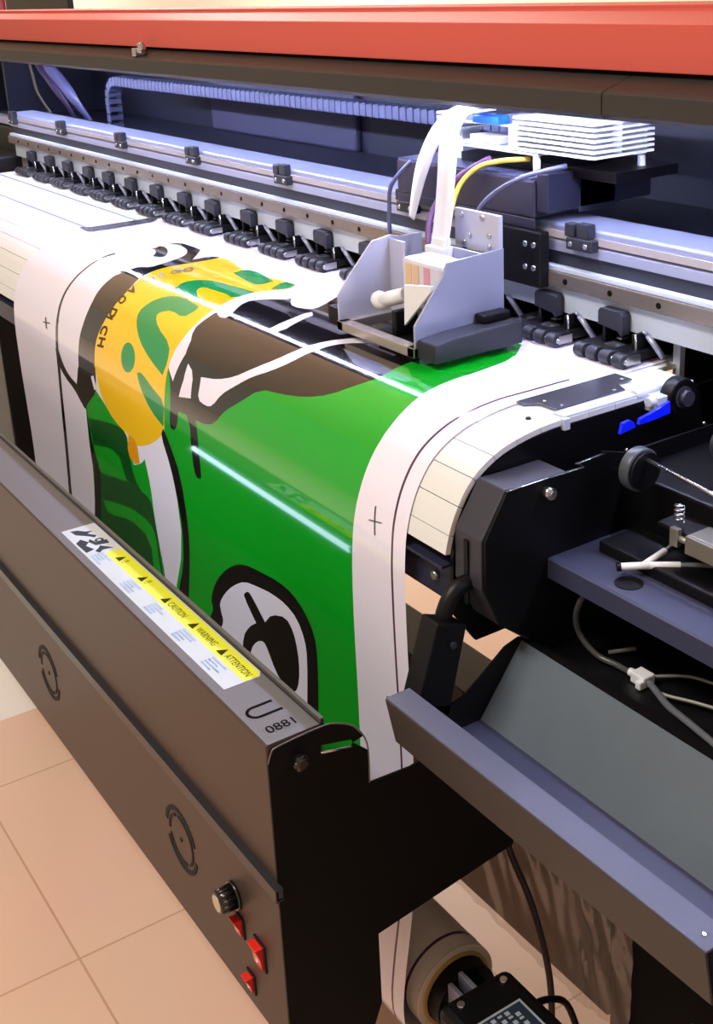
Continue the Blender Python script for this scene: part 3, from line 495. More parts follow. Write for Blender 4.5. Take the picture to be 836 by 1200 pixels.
# stand
bm = BM(); box(bm, -3.0, -.835, .845, .93, -.80, -.483); cb = obj('stand_crossbeam', bm, mat('brown_black_beam', (44, 38, 36), .45), printer, bevel=.004)
bm = BM(); box(bm, -2.90, -2.62, .72, .98, FZ, -.20); obj('stand_leg', bm, m_black, printer, bevel=.004)
bm = BM(); box(bm, -.834, -.10, .846, .98, FZ, -.23); obj('stand_leg', bm, m_endblack, printer, bevel=.004)
bm = BM(); screw(bm, (-.70, .846, -.70), (0, -1, 0), .006, .004); obj('bolt', bm, m_steel, printer)

# ------------------------------------------------------------------ maintenance tray
tray = thing('drip_tray', 'long folded blue-black metal tray hanging under the right end of the printer', 'tray', (-.62, .6, -.274))
T0, T1 = -.812, -.431
def sheet(bm, P, x0, x1, t=.0018):
    """bent sheet: open (y,z) polyline given a thickness"""
    Q = [Vector(p) for p in P]; L = []; R = []
    for i, q in enumerate(Q):
        ns = []
        if i > 0: d = (q-Q[i-1]).normalized(); ns.append(Vector((-d.y, d.x)))
        if i < len(Q)-1: d = (Q[i+1]-q).normalized(); ns.append(Vector((-d.y, d.x)))
        n = sum(ns, Vector((0, 0))); n = n.normalized()/max(.4, n.normalized().dot(ns[0])); L.append(q+n*t/2); R.append(q-n*t/2)
    prism(bm, [tuple(p) for p in L+R[::-1]], x0, x1)
bm = BM(); sheet(bm, [(.552, -.274), (.552, -.2065), (.5265, -.2065)], T0, T1, .002); obj('lip_flange', bm, mat('blue_lit_powder_coat', (90, 96, 120), .42, bump=.04, scale=500), tray)  # same coat as the tray, with blue LED light put into the colour
bm = BM(); sheet(bm, [(.5265, -.207), (.536, -.256), (.60, -.30)], T0, T1, .002); obj('front_face', bm, mat('warm_lit_powder_coat', (58, 52, 50), .5), tray)  # same coat again, with the floor's warm reflection put into the colour
bm = BM(); sheet(bm, [(.552, -.275), (.637, -.275)], T0, T1, .0018); obj('tray_floor', bm, m_tray, tray)
bm = BM(); sheet(bm, [(.637, -.275), (.690, -.2045)], T0, T1, .0018); obj('rear_slope', bm, m_tray_in, tray)
bm = BM(); sheet(bm, [(.690, -.2045), (.697, -.2045), (.700, -.2135), (.712, -.2135)], T0, T1, .0014); obj('rear_edge', bm, m_black, tray)
bm = BM(); prism(bm, [(.528, -.2055), (.556, -.218), (.575, -.236), (.600, -.243), (.615, -.240), (.640, -.224), (.668, -.204), (.686, -.1995), (.700, -.2035), (.700, -.22), (.645, -.285), (.60, -.30), (.545, -.262)], T0-.002, T0)
obj('end_panel', bm, m_deep, tray)
bm = BM(); screw(bm, (-.442, .537, -.205), (0, 0, 1), .002, .001); obj('screw', bm, m_steel, tray)
# hinge arm
arm = thing('hinge_arm', 'black bent metal support arm between the printer end cap and the tray', 'support arm', (-.83, .58, -.24))
bm = BM(); q = [(.557, -.245), (.588, -.150), (.622, -.163), (.598, -.256)]; prism(bm, q, -.838, -.812); obj('channel', bm, m_deep, arm, bevel=.002)
bm = BM(); tube(bm, [(-.826, .600, -.185), (-.826, .606, -.150), (-.826, .622, -.130), (-.826, .650, -.128)], .0085, 12, 5); obj('bent_strut', bm, m_deep, arm)
bm = BM(); cyl(bm, (-.812, .604, -.178), (-.809, .604, -.178), .0035, 14); obj('rivet', bm, m_cap, arm)

# ------------------------------------------------------------------ tubes on the shelf
t = thing('ink_tube_with_joint', 'clear tube with white Y joint lying on the blue-black shelf', 'tube', (-.72, .74, -.115))
bm = BM(); cyl(bm, (-.731, .742, -.107), (-.713, .760, -.104), .0036, 14); cyl(bm, (-.717, .756, -.1045), (-.722, .790, -.102), .0033, 14); cyl(bm, (-.716, .757, -.1045), (-.695, .782, -.104), .0036, 14)
obj('y_joint', bm, m_wplastic, t, bevel=.0006)
bm = BM(); cyl(bm, (-.734, .739, -.1078), (-.731, .742, -.107), .0042, 14); obj('joint_cap', bm, m_deep, t)
bm = BM(); tube(bm, [(-.722, .790, -.102), (-.724, .806, -.100), (-.716, .822, -.100), (-.70, .835, -.1)], .0018, 8); tube(bm, [(-.695, .782, -.104), (-.682, .795, -.103), (-.66, .812, -.102), (-.60, .83, -.1)], .0026, 10)
obj('tube', bm, m_clear, t)
t = thing('drain_tube', 'looped dark clear drain tube with white connector hanging below the shelf', 'tube', (-.70, .75, -.22))
bm = BM()
def W(x, y, z): return (x, y, z)
tube(bm, [(-.748, .729, -.125), (-.762, .724, -.145), (-.774, .726, -.172), (-.774, .732, -.196), (-.757, .738, -.212), (-.735, .743, -.2145), (-.715, .744, -.2145)], .0030, 10)
obj('loop', bm, mat('smoky_tube', (92, 94, 96), .2, trans=.3), t)
bm = BM(); box(bm, -.712, -.694, .738, .753, -.2195, -.208); cyl(bm, (-.719, .744, -.214), (-.712, .745, -.214), .0042, 14); box(bm, -.701, -.694, .733, .739, -.2195, -.211)
obj('connector', bm, m_wplastic, t, bevel=.0014)
bm = BM(); tube(bm, [(-.694, .744, -.213), (-.676, .737, -.213), (-.655, .729, -.213), (-.62, .723, -.213), (-.56, .712, -.213)], .0034, 10); obj('tube', bm, m_clear, t)
bm = BM(); tube(bm, [(-.70, .752, -.214), (-.693, .764, -.214), (-.675, .782, -.213), (-.640, .792, -.212)], .0016, 8); tube(bm, [(-.684, .740, -.215), (-.668, .742, -.214), (-.645, .752, -.213), (-.61, .765, -.212)], .0017, 8); obj('thin_tube', bm, mat('pale_tube', (150, 152, 140), .3), t)

# ------------------------------------------------------------------ printed sheet
def build_media():
    e = bmesh.new(); names = list(M_ART); idx = {n: i for i, n in enumerate(names)}
    def poly(P, mi, lev):
        vs = [Vector((x, s, 0)) for x, s in P]
        tr = tessellate_polygon([vs]); bv = [e.verts.new((v.x, v.y, lev)) for v in vs]
        for t in tr:
            try: f = e.faces.new([bv[i] for i in t]); f.material_index = mi
            except ValueError: pass
    send = SS[-1]-.001
    poly([(-2.137, .055), (-.909, .055), (-.909, send), (-2.137, send)], idx['white'], 0)
    poly([(-.9338, .300), (-.9302, .300), (-.9302, send), (-.9338, send)], idx['brown'], 1)
    for k, (m, P) in enumerate(ART): poly([(x/1000, s/1000) for x, s in P], idx[m], 2+k)
    for ch, (ox, os_, ax, as_, bx, bs) in LETTERS:
        V, F = glyphs(ch, 1.55)
        for lev, (jx, jy) in enumerate(((0, 0), (.07, 0), (0, .07), (.07, .07))):
            vs = [e.verts.new((ox+ax*(x-.4+jx)+bx*(y-.4+jy), os_+as_*(x-.4+jx)+bs*(y-.4+jy), 70+lev)) for x, y in V]
            for f in F: q = e.faces.new([vs[i] for i in f]); q.material_index = idx['ink']
    s = .06; CS = [.0, .055]
    while s < send:
        CS.append(s)
        bmesh.ops.bisect_plane(e, geom=e.verts[:]+e.edges[:]+e.faces[:], plane_co=(0, s, 0), plane_no=(0, 1, 0), dist=1e-7)
        s += .0045 if .37 < s < .66 else (.03 if s < 1.0 else .015)
    bmesh.ops.triangulate(e, faces=[f for f in e.faces if len(f.verts) > 4])
    nor = []; CS.append(SS[-1]); CP = [surf(q) for q in CS]
    for v in e.verts:
        q = v.co.y; i = max(0, min(bisect_right(CS, q)-1, len(CS)-2)); k = (q-CS[i])/(CS[i+1]-CS[i])
        a, b = CP[i], CP[i+1]; n = (a[2]*(1-k)+b[2]*k).normalized(); off = .0003+v.co.z*.000016
        v.co = (v.co.x, a[0]+(b[0]-a[0])*k+n.x*off, a[1]+(b[1]-a[1])*k+n.y*off); nor.append((0, n.x, n.y))
    e.verts.index_update()
    for f in e.faces:
        f.normal_update(); c = f.calc_center_median(); n = nor[f.verts[0].index]
        if f.normal.y*n[1]+f.normal.z*n[2] < 0: f.normal_flip()
        f.smooth = True
    me = bpy.data.meshes.new('printed_sheet'); e.to_mesh(me); e.free()
    for n in names: me.materials.append(M_ART[n])
    me.normals_split_custom_set_from_vertices(nor)
    return me
media = thing('printed_vinyl_sheet', 'glossy printed white, green, black and yellow sheet coming over the platen and hanging down', 'printed sheet', (-1.52, .62, -.77))
me = build_media(); o = bpy.data.objects.new('printed_sheet', me); COL.objects.link(o); o.parent = media; o.matrix_parent_inverse = parent_inv(media)
# roll of finished print at the bottom
RC = (.668, -.708)
bm = BM(); seg = 72
cyl(bm, (-2.12, *RC), (-.909, *RC), .0555, seg, caps=False); ring(bm, (-.909, *RC), (1, 0, 0), .047, .0555, .002, seg)
for k in range(4): ring(bm, (-.9078, *RC), (1, 0, 0), .0485+k*.0018, .0492+k*.0018, .0012, seg)
ro = obj('rolled_sheet', bm, mat('rolled_white_vinyl', (226, 214, 200), .35, noise=.03), media)
bm = BM(); ring(bm, (-.932, *RC), (1, 0, 0), .0553, .0559, .0038, seg); obj('printed_line', bm, M_ART['brown'], ro)
bm = BM(); ring(bm, (-.908, *RC), (1, 0, 0), .0435, .0475, .006, seg); obj('cardboard_core', bm, mat('card_core', (190, 160, 96), .6), ro)

mo = thing('take_up_motor', 'black box motor with printed silver-edged plate at the end of the lower roll', 'motor', (-.80, .655, -.66))
bm = BM(); cyl(bm, (-.93, *RC), (-.885, *RC), .0425, 40); cyl(bm, (-.885, *RC), (-.862, *RC), .030, 30); obj('core_flange', bm, m_deep, mo, bevel=.002)
bm = BM(); box(bm, -.852, -.70, .600, .700, -.78, -.648); obj('housing', bm, m_deep, mo, bevel=.010)
bm = BM(); box(bm, -.885, -.852, .640, .646, -.705, -.668); box(bm, -.885, -.852, .655, .661, -.70, -.660); obj('spokes', bm, m_alu, mo, bevel=.001)
bm = BM()
for x, y in ((-.836, .682), (-.836, .622)): screw(bm, (x, y, -.648), (0, 0, 1), .005, .003)
obj('screw', bm, m_steel, mo)
bm = BM(); box(bm, -.806, -.73, .615, .680, -.6479, -.6472); pl = obj('rating_plate', bm, m_sticker, mo)
bm = BM(); box(bm, -.803, -.733, .618, .677, -.6472, -.6468)
obj('plate_face', bm, mat('dark_blue_print', (38, 54, 70), .4), pl)
bm = BM()
for r in range(5):       # rows of tiny unreadable characters
    for c in range(9):
        if (r*5+c*3) % 7: box(bm, -.800+c*.0072, -.800+c*.0072+.0030+.0022*((r+c) % 2), .662-r*.0095, .662-r*.0095+.0055, -.6468, -.6465)
obj('plate_text', bm, m_sticker, pl)
t = thing('motor_cable', 'thin dark cable hanging from under the tray down to the motor', 'cable', (-.885, .8, -.83))
bm = BM(); tube(bm, [(-.985, .80, -.56), (-.967, .80, -.614), (-.930, .80, -.660), (-.906, .80, -.707), (-.890, .80, -.761), (-.886, .80, -.825), (-.885, .80, -.93)], .0042, 10); obj('cable', bm, mat('brown_black_cable', (40, 26, 30), .45), t)
bm = BM(); tube(bm, [(-.80, .69, -.66), (-.80, .715, -.665), (-.80, .745, -.69), (-.79, .76, -.75)], .004, 10); obj('short_lead', bm, m_deep, t)

# crumpled clear film round the crossbeam
def film():
    e = bmesh.new(); nx, nz = 64, 40; V = []
    from mathutils import noise
    for i in range(nx+1):
        row = []
        for j in range(nz+1):
            x = -1.19+.40*i/nx; z = -.800+.33*j/nz
            n = noise.noise(Vector((x*38+z*12, z*7, 3)))*.007+noise.noise(Vector((x*90+z*30, z*26, 9)))*.003
            row.append(e.verts.new((x, .836+n, z-.012*noise.noise(Vector((x*14, 0, 1))))))
        V.append(row)
    for i in range(nx):
        for j in range(nz):
            f = e.faces.new([V[i][j], V[i+1][j], V[i+1][j+1], V[i][j+1]]); f.smooth = True
    return e
fm = bpy.data.materials.new('clear_film'); fm.use_nodes = True; nt = fm.node_tree; nt.nodes.clear()
out = nt.nodes.new('ShaderNodeOutputMaterial'); tr = nt.nodes.new('ShaderNodeBsdfTransparent'); gl = nt.nodes.new('ShaderNodeBsdfGlossy'); df = nt.nodes.new('ShaderNodeBsdfDiffuse')
gl.inputs['Roughness'].default_value = .16; gl.inputs['Color'].default_value = (.9, .86, .82, 1); df.inputs['Color'].default_value = (.45, .36, .30, 1)
m1 = nt.nodes.new('ShaderNodeMixShader'); m2 = nt.nodes.new('ShaderNodeMixShader'); m1.inputs[0].default_value = .22; m2.inputs[0].default_value = .15
nt.links.new(tr.outputs[0], m1.inputs[1]); nt.links.new(df.outputs[0], m1.inputs[2]); nt.links.new(m1.outputs[0], m2.inputs[1]); nt.links.new(gl.outputs[0], m2.inputs[2]); nt.links.new(m2.outputs[0], out.inputs[0])
tag(obj('plastic_film', film(), fm), 'crumpled clear plastic film stuck over the stand crossbeam', 'plastic film')

# ------------------------------------------------------------------ drying unit
HX0, HX1, HY, HZ = -2.75, -.870, .428, -.250
dry = thing('drying_unit', 'long dark grey sheet metal drying unit running along the front of the printer', 'drying unit', (-1.8, .46, -.62))
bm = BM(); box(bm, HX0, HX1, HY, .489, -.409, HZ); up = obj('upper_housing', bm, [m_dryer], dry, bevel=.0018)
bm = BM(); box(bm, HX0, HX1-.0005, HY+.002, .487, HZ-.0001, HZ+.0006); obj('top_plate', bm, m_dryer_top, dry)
bm = BM(); box(bm, HX0, HX1, HY, .52, -.626, -.419); lo = obj('lower_housing', bm, m_dryer, dry, bevel=.0018)
bm = BM(); sheet(bm, [(.4895, -.2505), (.4895, -.2460), (.4925, -.2460), (.4925, -.262)], HX0, HX1-.002, .0012); obj('rear_flange', bm, m_dryer_top, dry)
bm = BM(); cyl(bm, (-1.66, .4985, -.268), (-1.20, .4985, -.268), .0058, 12); obj('added_streak_tube', bm, mat('added_streak_glow', (240, 246, 255), emit=(196, 226, 255, 5)), dry)  # added glowing tube, mirrored by the sheet as a blue-white streak
bm = BM()
for x in (-1.67, -1.20): box(bm, x, x+.01, .489, .502, -.273, -.262)
obj('added_tube_holder', bm, m_alu, dry)  # mounts of the added tube
bm = BM(); sheet(bm, [(HY+.001, -.4065), (HY-.007, -.4065), (HY-.007, -.4195), (HY+.001, -.4195)], HX0, HX1+.010, .0016); box(bm, HX0, HX1+.009, HY-.004, HY+.001, -.418, -.408)
obj('trim_channel', bm, mat('dark_zinc_trim', (66, 68, 72), .3, metal=.6), dry)
def fan(x0, z0=-.513, r=.042):
    bm = BM()
    for a0, a1 in ((.25, 2.75), (3.35, 5.95)): ring(bm, (x0, HY-.0003, z0), (0, 1, 0), r*.86, r, .0012, 20, a0, a1)
    for a0, a1 in ((1.2, 2.9), (3.15, 4.4), (4.6, 7.2)): ring(bm, (x0, HY-.0003, z0), (0, 1, 0), r*.68, r*.77, .0012, 14, a0, a1)
    cyl(bm, (x0, HY-.001, z0), (x0, HY+.001, z0), r*.07, 12)
    return obj('fan_vent', bm, mat('vent_shadow', (10, 9, 9), .8), dry)
for x in (-1.11, -1.558, -2.006, -2.454): fan(x)
# controls
kx, kz = -.973, -.494
bm = BM(); cyl(bm, (kx, HY, kz), (kx, HY-.004, kz), .016, 30); cyl(bm, (kx, HY-.004, kz), (kx, HY-.022, kz), .0125, 24, .0115)
for k in range(12):
    a = k*PI/6; cyl(bm, (kx+math.cos(a)*.0125, HY-.004, kz+math.sin(a)*.0125), (kx+math.cos(a)*.0115, HY-.021, kz+math.sin(a)*.0115), .0018, 6)
kn = obj('speed_knob', bm, m_knob, dry)
bm = BM(); cyl(bm, (kx, HY-.022, kz), (kx, HY-.0225, kz), .0095, 24); obj('knob_face', bm, mat('brushed_disc', (205, 198, 178), .35, metal=.6), kn)
def switch(x, z, w, h):
    bm = BM(); box(bm, x-w/2-.003, x+w/2+.003, HY-.002, HY+.001, z-h/2-.003, z+h/2+.003); s = obj('rocker_switch', bm, m_deep, dry, bevel=.0008)
    bm = BM(); prism(bm, [(HY-.001, z-h/2), (HY-.004, z-h/2), (HY-.006, z), (HY-.011, z+h/2), (HY-.001, z+h/2)], x-w/2, x+w/2); r = obj('rocker', bm, m_redsw, s, bevel=.0008)
    bm = BM(); ring(bm, (x, HY-.0052, z-h*.2), (0, 1, 0), .0014, .0024, .0006, 18); obj('off_mark', bm, m_wplastic, r)
switch(-.966, -.528, .014, .021); switch(-.922, -.533, .018, .029); switch(-.950, -.592, .012, .020)
# end plate
bm = BM()
ep = [(HY+.004, -.258), (HY+.012, -.2535), (.489, -.2515), (.505, -.2555), (.522, -.265), (.534, -.281), (.539, -.30), (.5385, -.338), (.589, -.341), (.65, -.33), (.724, -.40), (.724, -.503), (.540, -.528), (.540, -.62), (.53, -.645), (.50, -.66), (HY, -.66), (HY, -.268)]
hole = [(.4855, -.2715), (.520, -.2795), (.5215, -.284), (.520, -.2875), (.4855, -.2805)]
prism(bm, ep[:6]+[(.522, -.2835), (.520, -.2795), (.4855, -.2715), (.4845, -.281), (.520, -.2885), (.5225, -.2845)]+ep[6:], HX1, HX1+.0022)
en = obj('end_bracket', bm, m_endblack, dry)
bm = BM(); P = [(HX1+.002, a, b+.0004) for a, b in ep[:8]]; P.insert(0, (HX1+.002, HY, -.268)); tube(bm, P, .0009, 6, 3); obj('bright_edge', bm, mat('worn_edge', (120, 116, 112), .4, metal=.5), en)
bm = BM()
for k in range(6):
    a = k*PI/3; cyl(bm, (HX1+.002, .458, -.274), (HX1+.014, .458+math.cos(a)*.006, -.274+math.sin(a)*.006), .0035, 8)
cyl(bm, (HX1+.002, .458, -.274), (HX1+.016, .458, -.274), .0058, 6)
obj('star_knob', bm, m_knob, en, bevel=.0006)
bm = BM(); tube(bm, [(HX1+.0015, .4855, -.2803), (HX1+.0015, .520, -.2883)], .0012, 6); obj('slot_edge', bm, m_steel, en)
# stencilled marks on the top plate (read from the printer side)
Z = HZ+.0009
bm = BM()
put_text(bm, '1880', lambda x, y: (-.8855-y*1.0, .4745-x*1.02, Z), .0168)
put_text(bm, '1880', lambda x, y: (-.8851-y*1.0, .4741-x*1.02, Z+.00005), .0168)
obj('stencil_number', bm, m_txt, dry)
bm = BM()
box(bm, -.9350, -.9315, .4475, .470, Z-.0002, Z); box(bm, -.9170, -.9135, .4475, .472, Z-.0002, Z)
arc = [(-.92425+math.cos(a)*.0107, .4475-math.sin(a)*.0107) for a in [i*PI/12 for i in range(13)]]+[(-.92425+math.cos(a)*.0073, .4475-math.sin(a)*.0073) for a in [PI-i*PI/12 for i in range(13)]]
prism(bm, arc, Z-.0002, Z, 'z')
obj('stencil_mark', bm, m_txt, dry)

# warning sticker: picture panel, yellow band and fine print
sx0, sx1, sy0, sy1 = -1.447, -.979, .4405, .4865
bm = BM(); prism(bm, [(sx0, sy0), (sx1, sy0), (sx1, sy1-.005), (sx1-.008, sy1), (sx0, sy1)], Z-.0003, Z, 'z'); stk = obj('warning_sticker', bm, m_sticker, dry)
yb0, yb1 = .4635, .4850
bm = BM(); prism(bm, [(-1.352, yb0), (-.980, yb0), (-.980, yb1-.003), (-.988, yb1), (-1.345, yb1), (-1.352, yb1-.005)], Z, Z+.0001, 'z'); obj('yellow_band', bm, m_yel, stk)
bm = BM()
T = lambda x0, y0, sxx=1.0: (lambda x, y: (x0+x*sxx, y0+y, Z+.0003))
def tri(x0, y0, s):
    vs = [bm.verts.new(p) for p in ((x0, y0, Z+.0003), (x0+s*1.1, y0, Z+.0003), (x0+s*.55, y0+s, Z+.0003))]; bm.faces.new(vs)
for x0, s in ((-1.330, '!!'), (-1.262, '!!'), (-1.195, 'CAUTION'), (-1.122, 'WARNING'), (-1.052, 'ATTENTION')):
    bm = BM(); tri(x0, .4680, .012); put_text(bm, s, T(x0+.016, .4690, .72), .0125 if s != '!!' else .015); obj('warning_word', bm, m_olive, stk)
random.seed(7)
words = ['do not touch hot surface', 'keep hands away', 'power off before service', 'high temperature', 'dryer unit inside']
for x0, x1 in ((-1.355, -1.27), (-1.262, -1.20), (-1.190, -1.125), (-1.115, -1.05), (-1.042, -.985)):
    bm = BM()
    for r in range(4): put_text(bm, random.choice(words), T(x0, .4580-r*.0045, .62), .0050)
    obj('fine_print', bm, m_paleblue, stk)
bm = BM()
ring(bm, (-1.392, .4715, Z+.0002), (0, 0, 1), .0028, .0060, .0001, 16)
for P in ([(-1.440, .450), (-1.425, .452), (-1.412, .464), (-1.403, .470), (-1.408, .474), (-1.420, .466), (-1.424, .475), (-1.428, .466), (-1.437, .459)],
          [(-1.402, .462), (-1.388, .466), (-1.388, .480), (-1.376, .479), (-1.380, .462), (-1.395, .458)],
          [(-1.376, .466), (-1.360, .478), (-1.362, .464), (-1.356, .458), (-1.364, .455), (-1.370, .462)],
          [(-1.408, .452), (-1.394, .458), (-1.386, .451), (-1.370, .456), (-1.366, .444), (-1.400, .443)]):
    prism(bm, P, Z, Z+.0002, 'z')
obj('hand_pictogram', bm, m_greyprint, stk)

# ------------------------------------------------------------------ print carriage
car = thing('print_carriage', 'silver print carriage with white flat cables riding on the rail over the sheet', 'print carriage', (-1.16, .85, .008))
m_car = mat('anodised_carriage_plate', (186, 192, 220), .3, metal=.6, noise=.05)
m_carlt = mat('pale_carriage_plate', (206, 208, 226), .32, metal=.35, noise=.04)
bm = BM(); box(bm, -1.249, -1.084, .762, .777, .008, .020); box(bm, -1.249, -1.236, .762, .90, .008, .020); box(bm, -1.098, -1.084, .762, .90, .008, .020); box(bm, -1.249, -1.084, .872, .90, .008, .020)
obj('base_frame', bm, mat('warm_steel_frame', (200, 194, 186), .28, metal=.7), car, bevel=.001)
bm = BM(); box(bm, -1.20, -1.13, .79, .865, .007, .014); box(bm, -1.165, -1.155, .787, .82, .014, .045); obj('print_head', bm, m_deep, car, bevel=.002)
bm = BM(); prism(bm, [(.764, .010), (.764, .046), (.806, .098), (.812, .112), (.895, .116), (.895, .010)], -1.087, -1.084); obj('side_plate', bm, m_car, car, bevel=.0006)
bm = BM(); prism(bm, [(.764, .010), (.764, .052), (.780, .072), (.818, .112), (.845, .116), (.862, .112), (.895, .112), (.895, .010)], -1.249, -1.246); obj('side_plate', bm, m_carlt, car, bevel=.0006)
bm = BM(); box(bm, -1.249, -1.214, .843, .846, .020, .112); obj('baffle', bm, m_carlt, car, bevel=.0006)
bm = BM(); prism(bm, [(-1.205, .02), (-1.205, .108), (-1.10, .108), (-1.10, .02)], .880, .884, 'y'); obj('front_plate', bm, m_car, car, bevel=.0008)
bm = BM(); box(bm, -1.180, -1.095, .897, .903, .105, .152); rp = obj('rear_plate', bm, m_carlt, car, bevel=.0008)
bm = BM()
for x, z in ((-1.165, .145), (-1.125, .146), (-1.150, .122), (-1.112, .126), (-1.112, .113), (-1.16, .112)): screw(bm, (x, .897, z), (0, -1, 0), .004, .0025)
obj('screw', bm, m_steel, rp)
bm = BM(); box(bm, -1.180, -1.100, .815, .860, .064, .104); hb = obj('ink_damper', bm, mat('translucent_white_plastic', (226, 226, 236), .3, trans=.15), car, bevel=.005)
for x, c in ((-1.150, (224, 190, 150)), (-1.128, (214, 150, 160)), (-1.165, (180, 190, 150))):
    bm = BM(); box(bm, x-.006, x+.006, .8143, .8152, .068, .098); obj('ink_window', bm, mat('ink_tint_%d' % c[2], c, .3), hb)
bm = BM(); blob(bm, (-1.205, .80, .047), .013, 1.3, .8, .9); cyl(bm, (-1.20, .80, .048), (-1.165, .81, .060), .0095, 18); obj('cap_elbow', bm, m_wplastic, car)
bm = BM(); prism(bm, [(-1.142, .030), (-1.140, .080), (-1.085, .088), (-1.088, .080)], .790, .794, 'y'); obj('front_gusset', bm, m_wplastic, car, bevel=.0006)
bm = BM(); prism(bm, [(.766, .008), (.766, .030), (.80, .034), (.895, .036), (.895, .008)], -1.084, -1.050); obj('dark_side_block', bm, m_rubber, car, bevel=.003)
bm = BM(); box(bm, -1.084, -1.066, .85, .89, .036, .046); obj('latch_block', bm, m_deep, car, bevel=.002)
bm = BM(); box(bm, -1.276, -1.249, .765, .80, .010, .034); obj('left_block', bm, m_deep, car, bevel=.003)
# dark covered saddle on the rail
bm = BM(); box(bm, -1.375, -1.092, .948, 1.09, .142, .186); box(bm, -1.375, -1.092, .948, .952, .128, .142); sd = obj('saddle_cover', bm, mat('dark_saddle', (42, 40, 54), .4), car, bevel=.003)
bm = BM(); box(bm, -1.372, -1.10, .95, 1.088, .1862, .1885); obj('saddle_top', bm, mat('violet_grey_plate', (84, 86, 114), .35, metal=.4), sd)
bm = BM(); box(bm, -1.090, -1.070, .95, 1.12, .150, .196); box(bm, -1.088, -1.070, 1.0, 1.06, .145, .20); obj('saddle_bracket', bm, mat('dark_violet_bracket', (34, 34, 50), .4), sd, bevel=.002)
bm = BM(); box(bm, -1.16, -1.075, .942, .958, .060, .128); sb = obj('rail_slider', bm, m_deep, car, bevel=.002)
bm = BM()
for x in (-1.10, -1.085):
    for z in (.112, .084): screw(bm, (x, .942, z), (0, -1, 0), .004, .002)
obj('screw', bm, m_steel, sb)
# boards above
bm = BM(); box(bm, -1.285, -1.105, .965, 1.10, .2125, .2150); bd = obj('circuit_board', bm, m_board, car)
bm = BM(); box(bm, -1.27, -1.16, .98, 1.08, .240, .2425); bd2 = obj('circuit_board', bm, m_board, car)
bm = BM(); box(bm, -1.235, -1.185, .97, .99, .2427, .2525); obj('blue_connector', bm, mat('blue_socket', (40, 110, 240), .3), bd2, bevel=.001)
bm = BM(); box(bm, -1.165, -1.145, .97, 1.0, .2152, .245); obj('white_socket', bm, m_wplastic, bd, bevel=.001)
bm = BM(); box(bm, -1.26, -1.20, .985, 1.02, .2152, .225); obj('white_socket', bm, m_wplastic, bd, bevel=.001)
bm = BM()
for k in range(7): box(bm, -1.150, -1.010, .965, 1.06, .2165+k*.0062, .2195+k*.0062)
for x in (-1.14, -1.02): cyl(bm, (x, 1.01, .2165), (x, 1.01, .258), .006, 12)
obj('heat_sink', bm, m_wplastic, car)
bm = BM()
for k in range(4): box(bm, -1.33, -1.285, .985, 1.05, .228+k*.0062, .231+k*.0062)
box(bm, -1.31, -1.295, 1.0, 1.03, .186, .25); obj('heat_sink', bm, m_wplastic, car)
for x, y in ((-1.112, .97), (-1.28, .97), (-1.112, 1.09), (-1.02, 1.05)): bm = BM(); cyl(bm, (x, y, .186), (x, y, .2125), .0045, 14); obj('standoff', bm, m_wplastic, car)
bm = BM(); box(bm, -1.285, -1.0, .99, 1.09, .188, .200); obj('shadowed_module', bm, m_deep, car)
bm = BM(); blob(bm, (-1.085, 1.09, .226), .008, 1.3, 1, .8); obj('green_lamp', bm, mat('green_lamp', (30, 230, 80), .3, emit=(30, 240, 80, 1.2)), car)
bm = BM(); box(bm, -1.105, -1.06, 1.08, 1.10, .205, .236); obj('sensor_block', bm, m_wplastic, car, bevel=.001)
bm = BM(); ribbon(bm, [(-1.200, .955, .262), (-1.206, .93, .258), (-1.197, .905, .236), (-1.178, .885, .198), (-1.177, .877, .14), (-1.182, .872, .100)], (1, 0, 0), [.024, .026, .030, .034, .034, .032]); obj('ribbon_cable', bm, m_ribbon, car)
bm = BM(); ribbon(bm, [(-1.222, .965, .263), (-1.237, .948, .258), (-1.262, .935, .232), (-1.288, .93, .190), (-1.306, .93, .150), (-1.318, .93, .115)], (1, 0, 0), [.024, .024, .026, .026, .020, .012]); obj('ribbon_cable', bm, m_ribbon, car)
bm = BM(); box(bm, -1.196, -1.162, .862, .884, .090, .108); box(bm, -1.19, -1.166, .868, .88, .108, .118); obj('ribbon_socket', bm, m_wplastic, car, bevel=.001)
bm = BM(); tube(bm, [(-1.19, .885, .10), (-1.195, .90, .135), (-1.20, .92, .172), (-1.188, .94, .194), (-1.160, .955, .203), (-1.13, .975, .206)], .0032, 8); obj('yellow_wire', bm, mat('yellow_wire', (235, 200, 70), .4), car)
bm = BM(); tube(bm, [(-1.20, .87, .10), (-1.218, .89, .14), (-1.210, .925, .18), (-1.18, .955, .205)], .004, 8); obj('purple_wire', bm, mat('purple_wire', (90, 50, 96), .4), car)
bm = BM(); tube(bm, [(-1.166, .90, .100), (-1.163, .905, .123), (-1.134, .91, .164), (-1.087, .925, .194), (-1.06, .97, .205)], .0032, 8); obj('grey_cable', bm, mat('grey_violet_cable', (86, 88, 116), .35), car)
bm = BM(); tube(bm, [(-1.357, .92, .09), (-1.356, .92, .125), (-1.348, .92, .158), (-1.322, .935, .19)], .003, 8); obj('grey_cable', bm, mat('grey_violet_cable', (86, 88, 116), .35), car)

